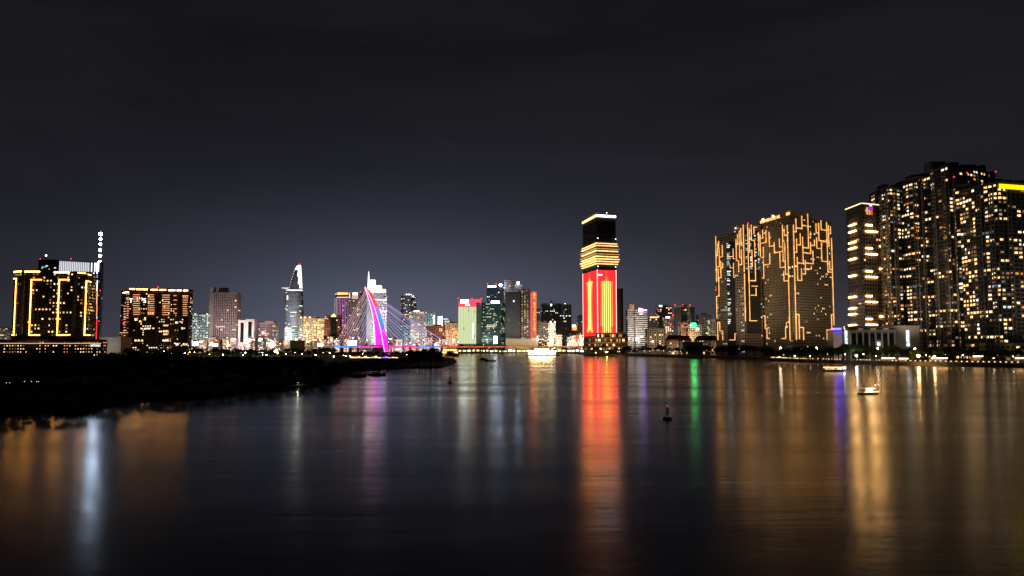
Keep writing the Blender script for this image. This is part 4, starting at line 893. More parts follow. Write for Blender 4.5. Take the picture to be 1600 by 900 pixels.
T3 = bld('laced_tower', 'broad two faced tower laced all over with gold lines and a gold roof bar', [(1186.5, 975), (1238, 900), (1302.5, 955)], 343, wallm=LACE, cat='tower', p=.035, lits=[(WARM, 5), (PALE, 3), (ORNG, 1)], fl=3.2, bw=3.2, fw=.5, fh=.48, slab=.18, sh=.3, slabm=LACES, indiv=True, depth=30, ref=930, flood=.024, fcol=(1, .76, .46), finish=False, plant=False)
for z in ([(60, 240), (60, 345), (25, 350)], [(100, 245), (105, 400), (25, 412)], [(68, 460), (70, 595), (25, 600)], [(140, 270), (148, 450), (208, 440)], [(205, 400), (210, 530), (320, 515)], [(270, 355), (278, 455), (315, 455)], [(310, 180), (325, 640), (345, 640)], [(335, 230), (338, 310), (375, 305)],
          [(340, 405), (355, 805), (395, 805)], [(278, 535), (285, 720), (350, 712)], [(150, 540), (153, 675), (75, 690)], [(70, 620), (75, 855), (35, 855)], [(330, 770), (335, 890), (395, 890)], [(475, 100), (475, 262), (440, 265)], [(548, 65), (552, 220), (480, 218)], [(625, 38), (635, 470), (565, 465)],
          [(530, 290), (530, 430), (485, 430)], [(482, 355), (485, 525), (450, 525)], [(558, 330), (568, 665), (500, 665)], [(660, 290), (660, 340), (635, 340)], [(710, 370), (712, 438), (665, 438)], [(660, 400), (663, 535), (568, 535)], [(690, 510), (695, 668), (600, 668)], [(592, 630), (598, 800), (550, 803)],
          [(672, 710), (670, 738), (605, 738)], [(545, 735), (548, 885), (500, 885)], [(490, 590), (498, 885)], [(728, 160), (735, 278), (765, 278)], [(762, 155), (770, 378), (865, 383)], [(793, 120), (797, 238), (862, 242)], [(738, 340), (742, 475), (800, 480)], [(798, 410), (808, 640), (875, 645)], [(865, 145), (885, 780), (940, 780)],
          [(890, 185), (895, 450), (880, 450)], [(918, 200), (915, 288), (895, 288)], [(905, 640), (908, 748), (935, 748)]): strip(T3, zB(z), .74, GOLDT, 'gold_line')
for z in ([(16, 170), (25, 500), (38, 825)], [(200, 125), (215, 825)], [(230, 125), (250, 825)], [(464, 205), (472, 480), (480, 735)], [(40, 820), (40, 680), (62, 680), (65, 755), (75, 760), (75, 815), (90, 820)], [(165, 820), (188, 815), (190, 750), (198, 720), (215, 718)], [(250, 820), (248, 670), (265, 670), (268, 820)], [(270, 750), (293, 750), (293, 825)], [(435, 825), (438, 765), (460, 765)], [(465, 760), (465, 672), (478, 672)]):
    strip(T3, zA(z), .74, GOLDT, 'gold_line')
A, B = T3.E[0]; L = math.hypot(B[0] - A[0], B[1] - A[1])
b = MB(); b.obox(A, B, L * .12, L + .5, T3.z1 + .8, T3.z1 + 4.0, -.2, 1.0); T3.part('roof_bar', b, lit('roof_bar_gold', (1, .45, .12), 1.7, .5, .2))
for f in (.18, .5, .74, .88):
    b = MB(); q = Vector((A[0], A[1], 0)).lerp(Vector((B[0], B[1], 0)), f); b.ball((q.x, q.y - 1.5, T3.z1 + 5), 1.1, 8); T3.part('roof_lamp', b, lit('roof_lamp_gold', (1, .7, .35), 22))
A2, B2 = T3.E[1]; L2 = math.hypot(B2[0] - A2[0], B2[1] - A2[1])
b = MB(); b.obox(A2, B2, 2, L2 * .52, T3.z1, T3.z1 + 6.5, -14, -.1); T3.part('roof_block', b, LACE)
for z, w_ in (((158, 335), 1.5), ((330, 380), 1.2), ((380, 275), 3), ((665, 290), 2.6), ((715, 292), 2.2), ((472, 705), 3.2), ((395, 715), 2.5), ((432, 712), 2), ((395, 832), 3), ((432, 830), 2.5)):
    (px, py), = zB([z]); e_ = T3.E[0] if px < 1237 else T3.E[1]; u, zz, _ = onplane(px, py, *e_); T3.window(*e_, u - w_ / 2, u + w_ / 2, zz - .8, zz + .8, .4, PALE)
T3.finish()

# --- blue sign building and civic hall
T = bld('sign_building', 'low grey building with a bright blue and pink roof sign beside the laced tower', [(1301, 760), (1315, 760)], 519, wallm=PINKW, p=0, dark=False, flood=.05, depth=14, plant=False, finish=False)
A, B = T.E[0]
b = MB(); b.obox(A, B, 0.6, 7.6, zat(515.6, 760), zat(512.3, 760), .6, 1.4); T.part('blue_sign', b, lit('sign_blue', (.014, .005, 1), 34)); b = MB(); b.obox(A, B, .9, 7.0, zat(514.8, 760), zat(513.2, 760), 1.42, 1.6); T.part('sign_lettering', b, lit('sign_ice', (.3, .5, 1), 1.6))
b = MB(); b.obox(A, B, -2.0, .5, zat(515.6, 760), zat(512.8, 760), .6, 1.4); T.part('pink_sign', b, lit('sign_pink', (1, .12, .45), 4)); T.finish()
T = bld('civic_hall', 'pale flat roofed civic hall with tall square columns and white light shafts', [(1322, 690), (1436, 672)], 510, wallm=CONC, cat='hall', p=0, dark=False, flood=.018, fcol=(1, .85, .65), plant=False, finish=False, depth=26, slabm=CONC)
A, B = T.E[0]; L = math.hypot(B[0] - A[0], B[1] - A[1])
b = MB(); b.obox(A, B, 2, L * .68, zat(518, 682), zat(515.5, 682), .2, 3.2); T.part('entablature', b, WHITEW)
for k in range(8):
    u = 3 + (L * .66 - 3) * k / 7; b = MB(); b.obox(A, B, u - .55, u + .55, 2.45, zat(518, 682) - .01, 1.6, 2.9); T.part('column', b, WHITEW)
    if k < 7: b = MB(); b.obox(A, B, u + 1, u + 5.6, 4, zat(521, 682), .05, .3); T.part('glass_bay', b, GLASS)
    if k < 7: b = MB(); b.obox(A, B, u + 1.2, u + 5.4, zat(514.8, 682), zat(513, 682), .05, .3); T.part('clerestory_window', b, DIMW if k % 2 else TAUPE)
for u0, u1, y0, y1 in ((-1.5, .6, 538, 515.5), (L * .82, L * .86, 541, 515.5)):
    for k in range(4):
        za, zb2 = zat(y0 + (y1 - y0) * k / 4, 682), zat(y0 + (y1 - y0) * (k + .9) / 4, 682); b = MB(); b.obox(A, B, u0, u1, za, zb2, .2, .8); T.part('light_shaft', b, lit('shaft_white', (.85, .96, .95), 1.3, .5, .3))
T.finish()

# ==================================================================== right hand towers
# dashed gold light tower
T = bld('dash_lit_tower', 'dark tower with bright gold horizontal dashes and a thin gold roof outline', [(1327, 800), (1352, 765), (1381, 775)], 318.5, wallm=TAUPE, cat='tower', p=.035, lits=[(WARM, 2), (DIMW, 6), (TEAL, 1)], fl=3.5, bw=3.6, fw=.55, slab=.35, sh=.25, slabm=wall('dim_slab', (.10, .09, .07), .8), ref=765, indiv=True, depth=26, flood=.012, fcol=(1, .8, .5), finish=False, zbase=20, plant=False)
for y in (351.5, 362, 379, 388, 405, 431, 464, 482, 491, 508): strip(T, [(1328, y), (1338, y + .2)], .95, GOLDP, 'gold_dash', (.5, 1.4))
for y in (352, 388, 424, 462.7, 498.5): strip(T, [(1353, y), (1361, y)], 1.1, GOLDP, 'gold_dash', (.5, 1.4))
for y in (362, 397.5, 433, 472, 507.5): strip(T, [(1352.5, y), (1369, y)], .95, GOLDP, 'gold_dash', (.5, 1.4))
for y in (385, 420.5, 494.5): strip(T, [(1374.5, y), (1380.5, y)], 1.2, GOLDP, 'gold_dash', (.5, 1.4))
for A, B in T.E:
    L = math.hypot(B[0] - A[0], B[1] - A[1]); b = MB(); b.obox(A, B, 0, L, T.z1 + .2, T.z1 + .9, .3, .9); T.part('roof_outline', b, lit('outline_gold', (1, .72, .34), 2.4))
A, B = T.E[1]
for a, c, y0, y1, m in ((1353, 1355.5, 335, 324, lit('banner_amber', (1, .45, .1), 1, .5)), (1357, 1358.5, 335.5, 328, lit('banner_gold', (1, .6, .2), .8)), (1359.5, 1362.5, 335.5, 328, lit('banner_red', (1, .1, .04), .9)), (1356.5, 1363, 327, 322.5, lit('banner_violet', (.5, .05, .9), .8)), (1358, 1361.5, 321.7, 320, CW)):
    u0 = onplane(a, y0, A, B)[0]; u1 = onplane(c, y0, A, B)[0]; b = MB(); b.obox(A, B, u0, u1, zat(y0, 768), zat(y1, 768), .4, .9); T.part('light_banner', b, m)
T.finish()

BALC = wall('balcony_frame', (.30, .29, .28), .8)
def res_tower(lb_, pts, top, p, indiv=True, steps=(), z0=2.4, balc=True, finish=True, **k):
    T = bld('residential_tower', lb_, pts, top, wallm=DKWALL, cat='tower', p=p, lits=[(WARM, 12), (PALE, 12), (WHITE, 1), (ORNG, 3), (DIMW, 7), (DIMC, 2)], fl=3.45, bw=4.8, fw=.74, fh=.56, slab=.12, sh=.25, slabm=wall('tower_slab', (.075, .072, .07), .8), indiv=indiv, depth=26, flood=.008, fcol=(1, .8, .55), finish=False, plant=False, **k)
    if balc:                                       # stacked balconies with pale frames
        for A, B in T.E:
            L = math.hypot(B[0] - A[0], B[1] - A[1]); nf = round((T.z1 - 14) / 3.45)
            for f in (.14, .72) if L > 14 else (.5,):
                b = MB(); wv = 3.4
                for i in range(nf):
                    z = 8 + i * 3.45; u = L * f
                    if u + wv > L: u = L - wv
                    b.obox(A, B, u, u + wv, z, z + .22, .0, 1.5); b.obox(A, B, u, u + .25, z + .221, z + 2.9, .0, 1.48); b.obox(A, B, u + wv - .25, u + wv, z + .221, z + 2.9, .0, 1.48)
                    b.obox(A, B, u + .26, u + wv - .26, z + .221, z + 1.15, 1.40, 1.47, 1)
                T.part('balcony_stack', b, [BALC, GLASS], kind='stuff')
    A, B = T.E[-1]; L = math.hypot(B[0] - A[0], B[1] - A[1])
    b = MB(); b.obox(A, B, max(0, L - 5.5), L, 4, T.z1 + 1.5, 0, 2.2); T.part('dark_gap_panel', b, wall('gap_black', (.022, .022, .024), .7))  # proud black panel, painted in as the dark recess between towers
    for a, c, t_, d0 in steps:
        b = MB(); b.box(xat(a, d0), xat(c, d0), d0, d0 + 12, T.z1 - .1, zat(t_, d0)); T.part('roof_block', b, DKWALL)
    if finish: T.finish()
    return T
T = res_tower('dark apartment tower next to the dash lit tower, its lit windows mostly small', [(1379.5, 775), (1396, 758), (1430, 772)], 292, .25, steps=((1386, 1395, 288, 775), (1400, 1424, 289.5, 778)))
T = res_tower('slim dark apartment tower, second from the dash lit tower', [(1427, 752), (1443, 742), (1464, 752)], 276, .36, steps=((1432, 1450, 273, 756),))
T = res_tower('tallest dark apartment tower with lit windows in stacked columns', [(1462, 738), (1491, 712), (1530, 726), (1561, 748)], 258, .31, steps=((1464, 1488, 252, 728), (1494, 1508, 253.5, 734), (1512, 1536, 257, 740), (1541, 1551, 258, 748)), finish=False)
for px, py in ((1517, 270.5), (1496, 277), (1562, 269), (1554, 284)): T.beacon((xat(px, 716), 712, zat(py, 714)), .55)
T.finish()
T = res_tower('dark apartment tower with white framed balconies in front of the tallest one', [(1500, 712), (1524, 700), (1534, 706)], 287, .34)
T = res_tower('dark apartment tower with a yellow light bar under its roof at the frame edge', [(1531, 672), (1567, 650), (1660, 668)], 284, .30, steps=((1560, 1576, 279.5, 668), (1580, 1592, 281, 668), (1596, 1640, 282, 668)), finish=False)
A, B = T.E[1]; L = math.hypot(B[0] - A[0], B[1] - A[1])
b = MB(); b.obox(A, B, .3, L, zat(295.5, 652), zat(288.5, 652), 1.7, 2.1); T.part('yellow_light_bar', b, lit('bar_yellow', (1, .72, .0), 1.6)); T.finish()
bld('pavilion_building', 'long low beige roofed pavilion at the frame edge under the apartment towers', [(1538, 640), (1680, 630)], 537.5, wallm=BEIGE, p=.2, lits=[(DIMW, 3), (WARM, 2)], cat='pavilion', depth=12, plant=False, flood=.05, fcol=(1, .75, .45))

# ==================================================================== cable stayed bridge
DK = [(440, 1330), (500, 1372), (600, 1425), (700, 1478), (800, 1530), (912, 1590)]
def dk(px):
    for a, c in zip(DK[:-1], DK[1:]):
        if a[0] <= px <= c[0]: return a[1] + (c[1] - a[1]) * (px - a[0]) / (c[0] - a[0])
    return DK[-1][1]
ZD = 14.6
T = Thing('cable_stayed_bridge', 'cable stayed bridge with a curved leaning pylon lit magenta, blue and red', 'bridge', (xat(600, 1425), 1425, 1.0))
steel = wall('bridge_steel', (.30, .28, .28), .6)
xs = [440 + k * 11.8 for k in range(41)]
for a, c in zip(xs[:-1], xs[1:]):
    A, B = (xat(a, dk(a)), dk(a)), (xat(c, dk(c)), dk(c)); L = math.hypot(B[0] - A[0], B[1] - A[1])
    b = MB(); b.obox(A, B, .02, L - .02, ZD - 2.0, ZD, -22, 0); b.obox(A, B, .02, L - .02, ZD, ZD + 1.0, -.4, -.05); dg_ = T.part('deck_girder', b, steel)
    m = (a + c) / 2
    col = ('deck_warm', (1, .5, .25), .5) if m < 525 else ('deck_blue', (.05, .3, 1), 2.6) if m < 563 else ('deck_magenta', (1, .04, .42), 2.6) if m < 655 else ('deck_blue', (.05, .3, 1), 2.6) if m < 690 else ('deck_red', (1, .16, .06), 1.5) if m < 795 else ('deck_amber', (1, .36, .12), 1.2)
    b = MB(); b.obox(A, B, .3, L - .3, ZD - 1.3, ZD - .25, .02, .3); T.part('deck_light', b, lit(*col, .5, .15), dg_)
for px in (470, 505, 640, 690, 737, 753.5, 758.5, 783, 806, 832, 860, 886):
    d_ = dk(px); x = xat(px, d_); b = MB(); b.box(x - 1.1, x + 1.1, d_ + 3, d_ + 6, -1.2, ZD - 2.0); b.box(x - 1.1, x + 1.1, d_ + 14, d_ + 17, -1.2, ZD - 2.0); b.box(x - 1.4, x + 1.4, d_ + 2.5, d_ + 18, ZD - 3.2, ZD - 2.02); T.part('pier', b, CONC)
# pylon: two curved legs that meet at the tip
def legpath(pix, D0, D1):
    n = len(pix); return [at(px, py, D0 + (D1 - D0) * k / (n - 1)) for k, (px, py) in enumerate(pix)]
def smooth(pix, n=28):
    out_ = []; m = len(pix)
    for k in range(n):
        t = k / (n - 1) * (m - 1); i = min(int(t), m - 2); f = t - i
        p0, p1, p2, p3 = pix[max(i - 1, 0)], pix[i], pix[i + 1], pix[min(i + 2, m - 1)]
        out_.append(tuple(.5 * (2 * p1[j] + (p2[j] - p0[j]) * f + (2 * p0[j] - 5 * p1[j] + 4 * p2[j] - p3[j]) * f * f + (3 * p1[j] - p0[j] - 3 * p2[j] + p3[j]) * f ** 3) for j in range(len(p1))))
    return out_
legA = smooth([(571.5, 448.5, 1.2), (577, 456, 3.4), (583, 467.5, 4.6), (588.5, 481, 5.2), (593.5, 497, 5.6), (598.5, 516, 5.8), (601.5, 533, 5.8), (604, 551, 4.5)])
legB = smooth([(571.2, 450, 1.2), (575.5, 459, 3.2), (580, 471, 5.0), (584.5, 485, 6.2), (588, 500, 7.4), (590.5, 518, 8.6), (592, 539.5, 10.0)])
def leg(pix, D0, D1, colour, name):
    segs = []
    n = len(pix)
    for k in range(n - 1):
        rr = []
        for q in (k, k + 1):
            px, py, wd = pix[q]; Dq = D0 + (D1 - D0) * q / (n - 1); c = at(px, py, Dq); hw = wd * Dq / FP / 2; dp = max(1.2, hw * .9)
            rr.append([(c.x - hw, Dq - dp, c.z), (c.x, Dq - dp * 1.25, c.z), (c.x + hw, Dq - dp, c.z), (c.x + hw, Dq + dp, c.z), (c.x - hw, Dq + dp, c.z)])
        b = MB(); b.rings(rr[::-1]); T.part(name, b, colour(k / (n - 2)))
def mixc(stops, f):
    for a, c in zip(stops[:-1], stops[1:]):
        if a[0] <= f <= c[0]: t = (f - a[0]) / (c[0] - a[0]); return tuple(a[1][j] + (c[1][j] - a[1][j]) * t for j in range(3))
    return stops[-1][1]
sA = [(0, (1, .03, .02)), (.38, (.9, .06, .05)), (.47, (.25, .12, .9)), (.58, (.02, .22, 1)), (.70, (.15, .12, 1)), (.78, (1, .02, .62)), (1, (1, .02, .6))]
sB = [(0, (1, .05, .04)), (.15, (1, .06, .2)), (.3, (1, .045, .62)), (1, (1, .02, .75))]
leg(legB, 1432, 1446, lambda f: lit('pylon_far_%02d' % int(f * 30), mixc(sB, f), 1.9), 'pylon_far_leg')  # legs glow themselves: the coloured lighting on them is put into the surface
leg(legA, 1424, 1414, lambda f: lit('pylon_near_%02d' % int(f * 30), mixc(sA, f), 1.7), 'pylon_near_leg')
def edge(pix, off, D0, D1, m, r=.42):
    n = len(pix); p = [at(px + off * wd, py, D0 + (D1 - D0) * k / (n - 1)) - Vector((0, 5.5, 0)) for k, (px, py, wd) in enumerate(pix)]
    b = MB(); b.tube(p, r, 5); T.part('pylon_edge_light', b, m)
PE = lit('pylon_edge', (1, .75, .85), 2.2)
edge(legB, -.5, 1432, 1446, PE); edge(legA, -.5, 1423, 1413, PE)
b = MB(); q = at(604.5, 549, 1400); b.box(q.x - 3.2, q.x + 3.2, 1400, 1418, 0.5, q.z + 1.5); T.part('pylon_footing', b, lit('footing_magenta', (1, .1, .7), 1.4))
b = MB(); q = at(591, 540, 1446); b.box(q.x - 9, q.x + 9, 1440, 1456, 0.5, q.z + 1); T.part('pylon_base', b, steel)
CAB = lit('cable_lilac', (.72, .5, .95), 1.0); CABP = lit('cable_rose', (1, .5, .55), 1.0)  # cables glow themselves, the light on them is put into the colour
for k in range(12):
    f = k / 11
    i = int(1 + f * 16); a = legB[i]; p0 = at(a[0], a[1], 1436); px = 522 + f * 46; p1 = Vector((xat(px, dk(px) + 10), dk(px) + 10, ZD))
    b = MB(); b.tube([p0, p0.lerp(p1, .5) - Vector((0, 0, 1.5)), p1], .26, 4); T.part('stay_cable', b, CAB if px > 540 else CABP)
    a = legA[min(i + 1, len(legA) - 1)]; p0 = at(a[0], a[1], 1422); px = 706 - f * 88; p1 = Vector((xat(px, dk(px) + 1), dk(px) + 1, ZD))
    b = MB(); b.tube([p0, p0.lerp(p1, .5) - Vector((0, 0, 2.5)), p1], .26, 4); T.part('stay_cable', b, CAB)
    p1 = Vector((xat(px + 3, dk(px) + 20), dk(px) + 20, ZD)); p0 = at(legB[min(i + 1, 27)][0], legB[min(i + 1, 27)][1] + 1, 1440)
    if k % 3 == 0: b = MB(); b.tube([p0, p0.lerp(p1, .5) - Vector((0, 0, 2.5)), p1], .22, 4); T.part('stay_cable', b, CAB)

# ==================================================================== lit low houses behind the park and under the bridge
r2 = random.Random(11)
for k in range(34):
    px = 300 + k * 11.8 + r2.uniform(-3, 3)
    if 566 < px < 606 and k % 2: continue
    wd = r2.uniform(7, 13); D = r2.uniform(1690, 1712); top = r2.uniform(526, 537)
    x0_, x1_ = xat(px, D), xat(px + wd, D); z1_ = zat(top, D)
    T = Thing('low_house', 'small lit low house in the row beyond the park trees and bridge deck', 'house', ((x0_ + x1_) / 2, D, 2.4), 'low lit houses in the far row')
    wm = r2.choice((PINKW, WHITEW, BEIGE, BRICK, TAUPE)); b = MB(); b.box(x0_, x1_, D, D + 10, 2.4, z1_); T.part('wall', b, wm)
    b = MB(); b.box(x0_ - .3, x1_ + .3, D - .4, D + 10.3, z1_, z1_ + .5); T.part('roof', b, wm)
    T.facade((x0_, D), (x1_, D), 3, z1_, fw=.6, fh=.55, p=.6, lits=[(PALE, 3), (WARM, 3), (WHITE, 3), (ORNG, 1), (DIMW, 3)], fl=3.6, bw=2.8)
    if r2.random() < .4:
        b = MB(); zz = z1_ - r2.uniform(2, 5); b.box(x0_ + .5, x0_ + min(x1_ - x0_ - .5, r2.uniform(4, 9)), D - .9, D - .5, zz - 1.2, zz + .6); T.part('shop_sign', b, r2.choice((CW2, lit('shop_sign_amber', (1, .6, .25), 3), lit('shop_sign_rose', (1, .45, .5), 2), lit('shop_sign_cyan', (.3, .75, 1), 2.5))))
    T.flood(((x0_ + x1_) / 2, D - 18, 3), ((x0_ + x1_) / 2, D, z1_ * .5), r2.uniform(.12, .4), r2.choice(((1, .75, .55), (1, .6, .5), (1, .9, .85))), 120); T.finish()
# waterfront stalls along the far quay, seen under the deck and right of it
for k in range(30):
    px = 702 + k * 7.05; D = 1617 - (k > 17) * 0
    wd = r2.uniform(4.5, 7); x0_, x1_ = xat(px, D), xat(px + wd, D); h = r2.uniform(4, 6.5)
    T = Thing('quay_stall', 'small glowing stall in the row along the far quay', 'stall', ((x0_ + x1_) / 2, D, 2.5), 'stalls along the far quay')
    b = MB(); b.box(x0_, x1_, D, D + 5, 2.5, 2.5 + h * .25); T.part('counter', b, TAUPE)
    for x in (x0_ + .2, x1_ - .4): b = MB(); b.box(x, x + .2, D, D + .2, 2.5, 2.5 + h); T.part('post', b, DARKM)
    b = MB(); b.hexa([(x0_ - .4, D - 1, 2.5 + h), (x1_ + .4, D - 1, 2.5 + h), (x1_ + .4, D + 5, 2.5 + h), (x0_ - .4, D + 5, 2.5 + h), (x0_, D + 1.5, 3.5 + h), (x1_, D + 1.5, 3.5 + h), (x1_, D + 3, 3.5 + h), (x0_, D + 3, 3.5 + h)]); T.part('canopy', b, BRICK if k % 3 else TAUPE)
    m = r2.choice((lit('stall_gold', (1, .62, .22), 2.2, .6, .3), lit('stall_cream', (1, .86, .55), 2.6, .6, .3), lit('stall_green', (.6, .95, .4), 1.6, .6, .3), lit('stall_white', (1, .97, .9), 3, .5, .3)) if px < 880 else (lit('stall_cream', (1, .86, .55), 2.6, .6, .3), lit('stall_white', (1, .97, .9), 3, .5, .3), lit('stall_blaze', (1, .8, .5), 12, .4, .3)))
    b = MB(); b.box(x0_ + .6, x1_ - .6, D + 1, D + 4, 2.5 + h * .3, 2.5 + h * .9); T.part('lit_interior', b, m)
# bright screens and billboards
def board(lb_, px, py, wd, hh, D, mat, z0=1.0):
    c = at(px, py, D); k = D / FP; T = Thing('billboard', lb_, 'billboard', (c.x, D, z0))
    b = MB(); b.box(c.x - wd * k / 2, c.x + wd * k / 2, D, D + .4, c.z - hh * k / 2, c.z + hh * k / 2); T.part('screen', b, mat)
    b = MB(); b.box(c.x - wd * k / 2 - .4, c.x + wd * k / 2 + .4, D + .42, D + 1.2, c.z - hh * k / 2 - .4, c.z + hh * k / 2 + .4); T.part('frame', b, DARKM)
    for s_ in (-.3, .3): b = MB(); x = c.x + s_ * wd * k; b.box(x - .3, x + .3, D + .5, D + 1.1, z0, c.z - hh * k / 2 - .41); T.part('post', b, DARKM)
board('blazing blue white billboard next to the pale green apartment block', 305, 537, 9, 6, 1300, lit('screen_ice', (.75, .82, 1), 5, .3, .2))
board('cyan white screen beside the leftmost tall park lamp', 336, 539, 9, 4.5, 1300, lit('screen_cyan', (.6, .9, 1), 3.5, .3, .2))
board('small blue screen among the park trees', 377, 550, 8, 3.2, 1150, lit('screen_blue', (.1, .35, 1), 3.5, .5, .3))
board('pale cream screen low beside the biggest park lamp', 440, 548, 30, 3, 1120, lit('screen_cream', (1, .9, .62), 2.0, .5, .1))
board('white screen under the left bridge cables', 550.5, 536, 14, 7.5, 1480, lit('screen_white', (1, .96, .98), 3.2, .2, .2))

# ==================================================================== trees
LEAF = wall('foliage_dark', (.045, .065, .028), .8, .35, .3); LEAF2 = wall('foliage_green', (.075, .12, .03), .8, .35, .3); BARK = wall('bark', (.06, .045, .035), .9)
def crown_mesh(seed, mat, n_cl=15, n_lf=85, rz=.8, ls=.075):
    """unit crown (radius about 1): leaf clumps spread through a lumpy volume"""
    r = random.Random(seed); b = MB()
    for c in range(n_cl):
        while True:
            v = Vector((r.uniform(-1, 1), r.uniform(-1, 1), r.uniform(-.75, 1)))
            if .25 < v.length < 1: break
        v = v * .74; v.z *= rz; cr = r.uniform(.24, .42)
        for _ in range(n_lf):
            d = Vector((r.gauss(0, 1), r.gauss(0, 1), r.gauss(0, 1))).normalized() * cr * r.random() ** .35; d.z *= .75
            p = v + d; s = ls * r.uniform(.6, 1.5)
            u = Vector((r.gauss(0, 1), r.gauss(0, 1), r.gauss(0, .6))).normalized(); w_ = u.cross(Vector((r.gauss(0, 1), r.gauss(0, 1), r.gauss(0, 1)))).normalized()
            b.quad([p - u * s, p + w_ * s * .5, p + u * s, p - w_ * s * .5])
    me = bpy.data.meshes.new('crown'); me.from_pydata(b.v, [], b.f); me.materials.append(mat); me.update(); return me
def trunk_mesh(seed):
    r = random.Random(seed); b = MB()
    b.tube([(0, 0, -.05), (r.uniform(-.03, .03), 0, .3), (r.uniform(-.06, .06), r.uniform(-.05, .05), .62)], [.045, .034, .02], 6)
    for k in range(5):
        a = r.uniform(0, 6.28); z = r.uniform(.3, .55); b.tube([(0, 0, z), (math.cos(a) * .14, math.sin(a) * .14, z + .16), (math.cos(a) * .27, math.sin(a) * .27, z + .28)], [.018, .013, .006], 5)
    me = bpy.data.meshes.new('trunk'); me.from_pydata(b.v, [], b.f); me.materials.append(BARK); me.update(); return me
CR = [crown_mesh(i, LEAF) for i in range(5)] + [crown_mesh(20 + i, LEAF2, 14, 80) for i in range(4)]
TR = [trunk_mesh(i) for i in range(3)]
r3 = random.Random(5)
def tree(name, x, y, z, h, wd, label, group, green=False, cat='tree'):
    e = bpy.data.objects.new(name, None); C.objects.link(e); e.location = (x, y, z); e.rotation_euler.z = r3.uniform(0, 6.28); tag(e, label, cat, group)
    t = bpy.data.objects.new('trunk', r3.choice(TR)); C.objects.link(t); t.parent = e; t.scale = (h, h, h)
    c = bpy.data.objects.new('crown', r3.choice(CR[5:] if green else CR[:5])); C.objects.link(c); c.parent = e
    ch = h * r3.uniform(.62, .74); c.location = (0, 0, h - ch * .52); c.scale = (wd / 2 * 1.15, wd / 2 * 1.15, ch / 2 * 1.25)
    return e
def lby(px):
    for a, c in zip(LB[:-1], LB[1:]):
        if a[0] <= px <= c[0]: return a[1] + (c[1] - a[1]) * (px - a[0]) / (c[0] - a[0])
    return 575
GL = 'dark mangrove tree in the black grove on the near bank'
n = 0
def grove(px, py, hmin, hmax, wf=.95):
    p = onwater(px, py, 1.0); h = r3.uniform(hmin, hmax)
    lo = h < 4
    if px >= 640: tree('mangrove_tree', p.x, p.y, .95, h, h * wf * r3.uniform(.85, 1.2), 'black tree in the tall clump at the grove point' if px < 695 else 'small black tree standing off the grove point', 'trees at the grove point' if px < 695 else 'trees off the grove point')
    elif px >= 505: tree('mangrove_tree', p.x, p.y, .95, h, h * wf * r3.uniform(.85, 1.2), 'low black mangrove below the pale park wall, over the moored boats', 'low mangroves below the park wall')
    elif lo: tree('mangrove_shrub', p.x, p.y, .95, h, h * wf * r3.uniform(.85, 1.2), 'low black mangrove shrub along the near water edge', 'mangrove shrubs at the near water edge', cat='shrub')
    else: tree('mangrove_tree', p.x, p.y, .95, h, h * wf * r3.uniform(.85, 1.2), GL, 'mangrove grove on the near bank')
px = -40
while px < 520:                                        # low growth at the water
    y = lby(px) - 1.5; D = 14 * FP / (y - 541); grove(px, y, 1.8, 3.2, 1.5); px += 3.0 * FP / D * r3.uniform(.75, 1.15)
for row in range(1, 8):                                # rising rows behind
    px = -40 + row * 5
    while px < 515 - row * 3:
        yb = lby(px); y = yb - (yb - 551.5) * (.135 * row + r3.uniform(-.04, .04)); D = 14 * FP / (y - 541)
        Db = 14 * FP / (yb - 541); h = min(2.5 + (D - Db) * .055, 13.6 - (5 if px > 480 else 0)) + r3.uniform(-.5, .5); h = max(h, 2.2)
        h = max(2.0, min(h, 14 - (15 if px > 285 else 8) * D / FP + r3.uniform(-1.6, .9)))
        grove(px, y, h - .5, h, 1.1); px += max(3.2, h * .68) * FP / D * r3.uniform(.8, 1.25)
px = 508
while px < 645: grove(px, lby(px) - 1.6, 4.2, 6.0, 1.3); px += r3.uniform(6, 9)
px = 515
while px < 640: grove(px, lby(px) - 5, 5.0, 6.6, 1.3); px += r3.uniform(7, 11)
for px, y, h in ((646, 571, 11), (655, 570, 13.5), (664, 570, 13.8), (673, 569, 13.6), (681, 571, 12), (688, 572, 8), (660, 573, 8), (672, 573, 7.5), (650, 573, 7), (704, 564, 11), (709, 564.5, 9), (700, 563, 8)): grove(px, y, h - .5, h, .95)
# undergrowth at the water's edge
b = MB(); r4 = random.Random(3)
for k in range(len(lb) - 7):
    a, c = lb[k], lb[k + 1]; L = (c - a).length
    for _ in range(int(L * 26)):
        t = r4.random(); p = a.lerp(c, t) + Vector((r4.uniform(-4, 1), r4.uniform(-.8, 5), 0)); p.z = abs(r4.gauss(0, 1.3)) + .1; s = r4.uniform(.25, .6)
        u = Vector((r4.gauss(0, 1), r4.gauss(0, 1), r4.gauss(0, 1))).normalized(); w_ = u.cross(Vector((r4.gauss(0, 1), r4.gauss(0, 1), r4.gauss(0, 1)))).normalized()
        b.quad([p - u * s, p + w_ * s * .5, p + u * s, p - w_ * s * .5])
o = linkmesh('undergrowth', b, LEAF); tag(o, 'dark undergrowth hanging over the near bank water edge', 'undergrowth', kind='stuff')
# park trees by the bridge
PT = []
for k in range(84):
    px = 200 + k * 5.6 + r3.uniform(-3, 3); D = r3.uniform(930, 1180)
    if 440 < px < 475: D = 1090
    x = xat(px, D); h = r3.uniform(8, 14.5) if px < 520 else r3.uniform(5, 9) if px < 640 else r3.uniform(7, 11)
    PT.append((px, D, h)); tree('park_tree', x, D, .95, h, h * .9, 'leafy park tree below the bridge, caught by the park lamps', 'park trees below the bridge', True)
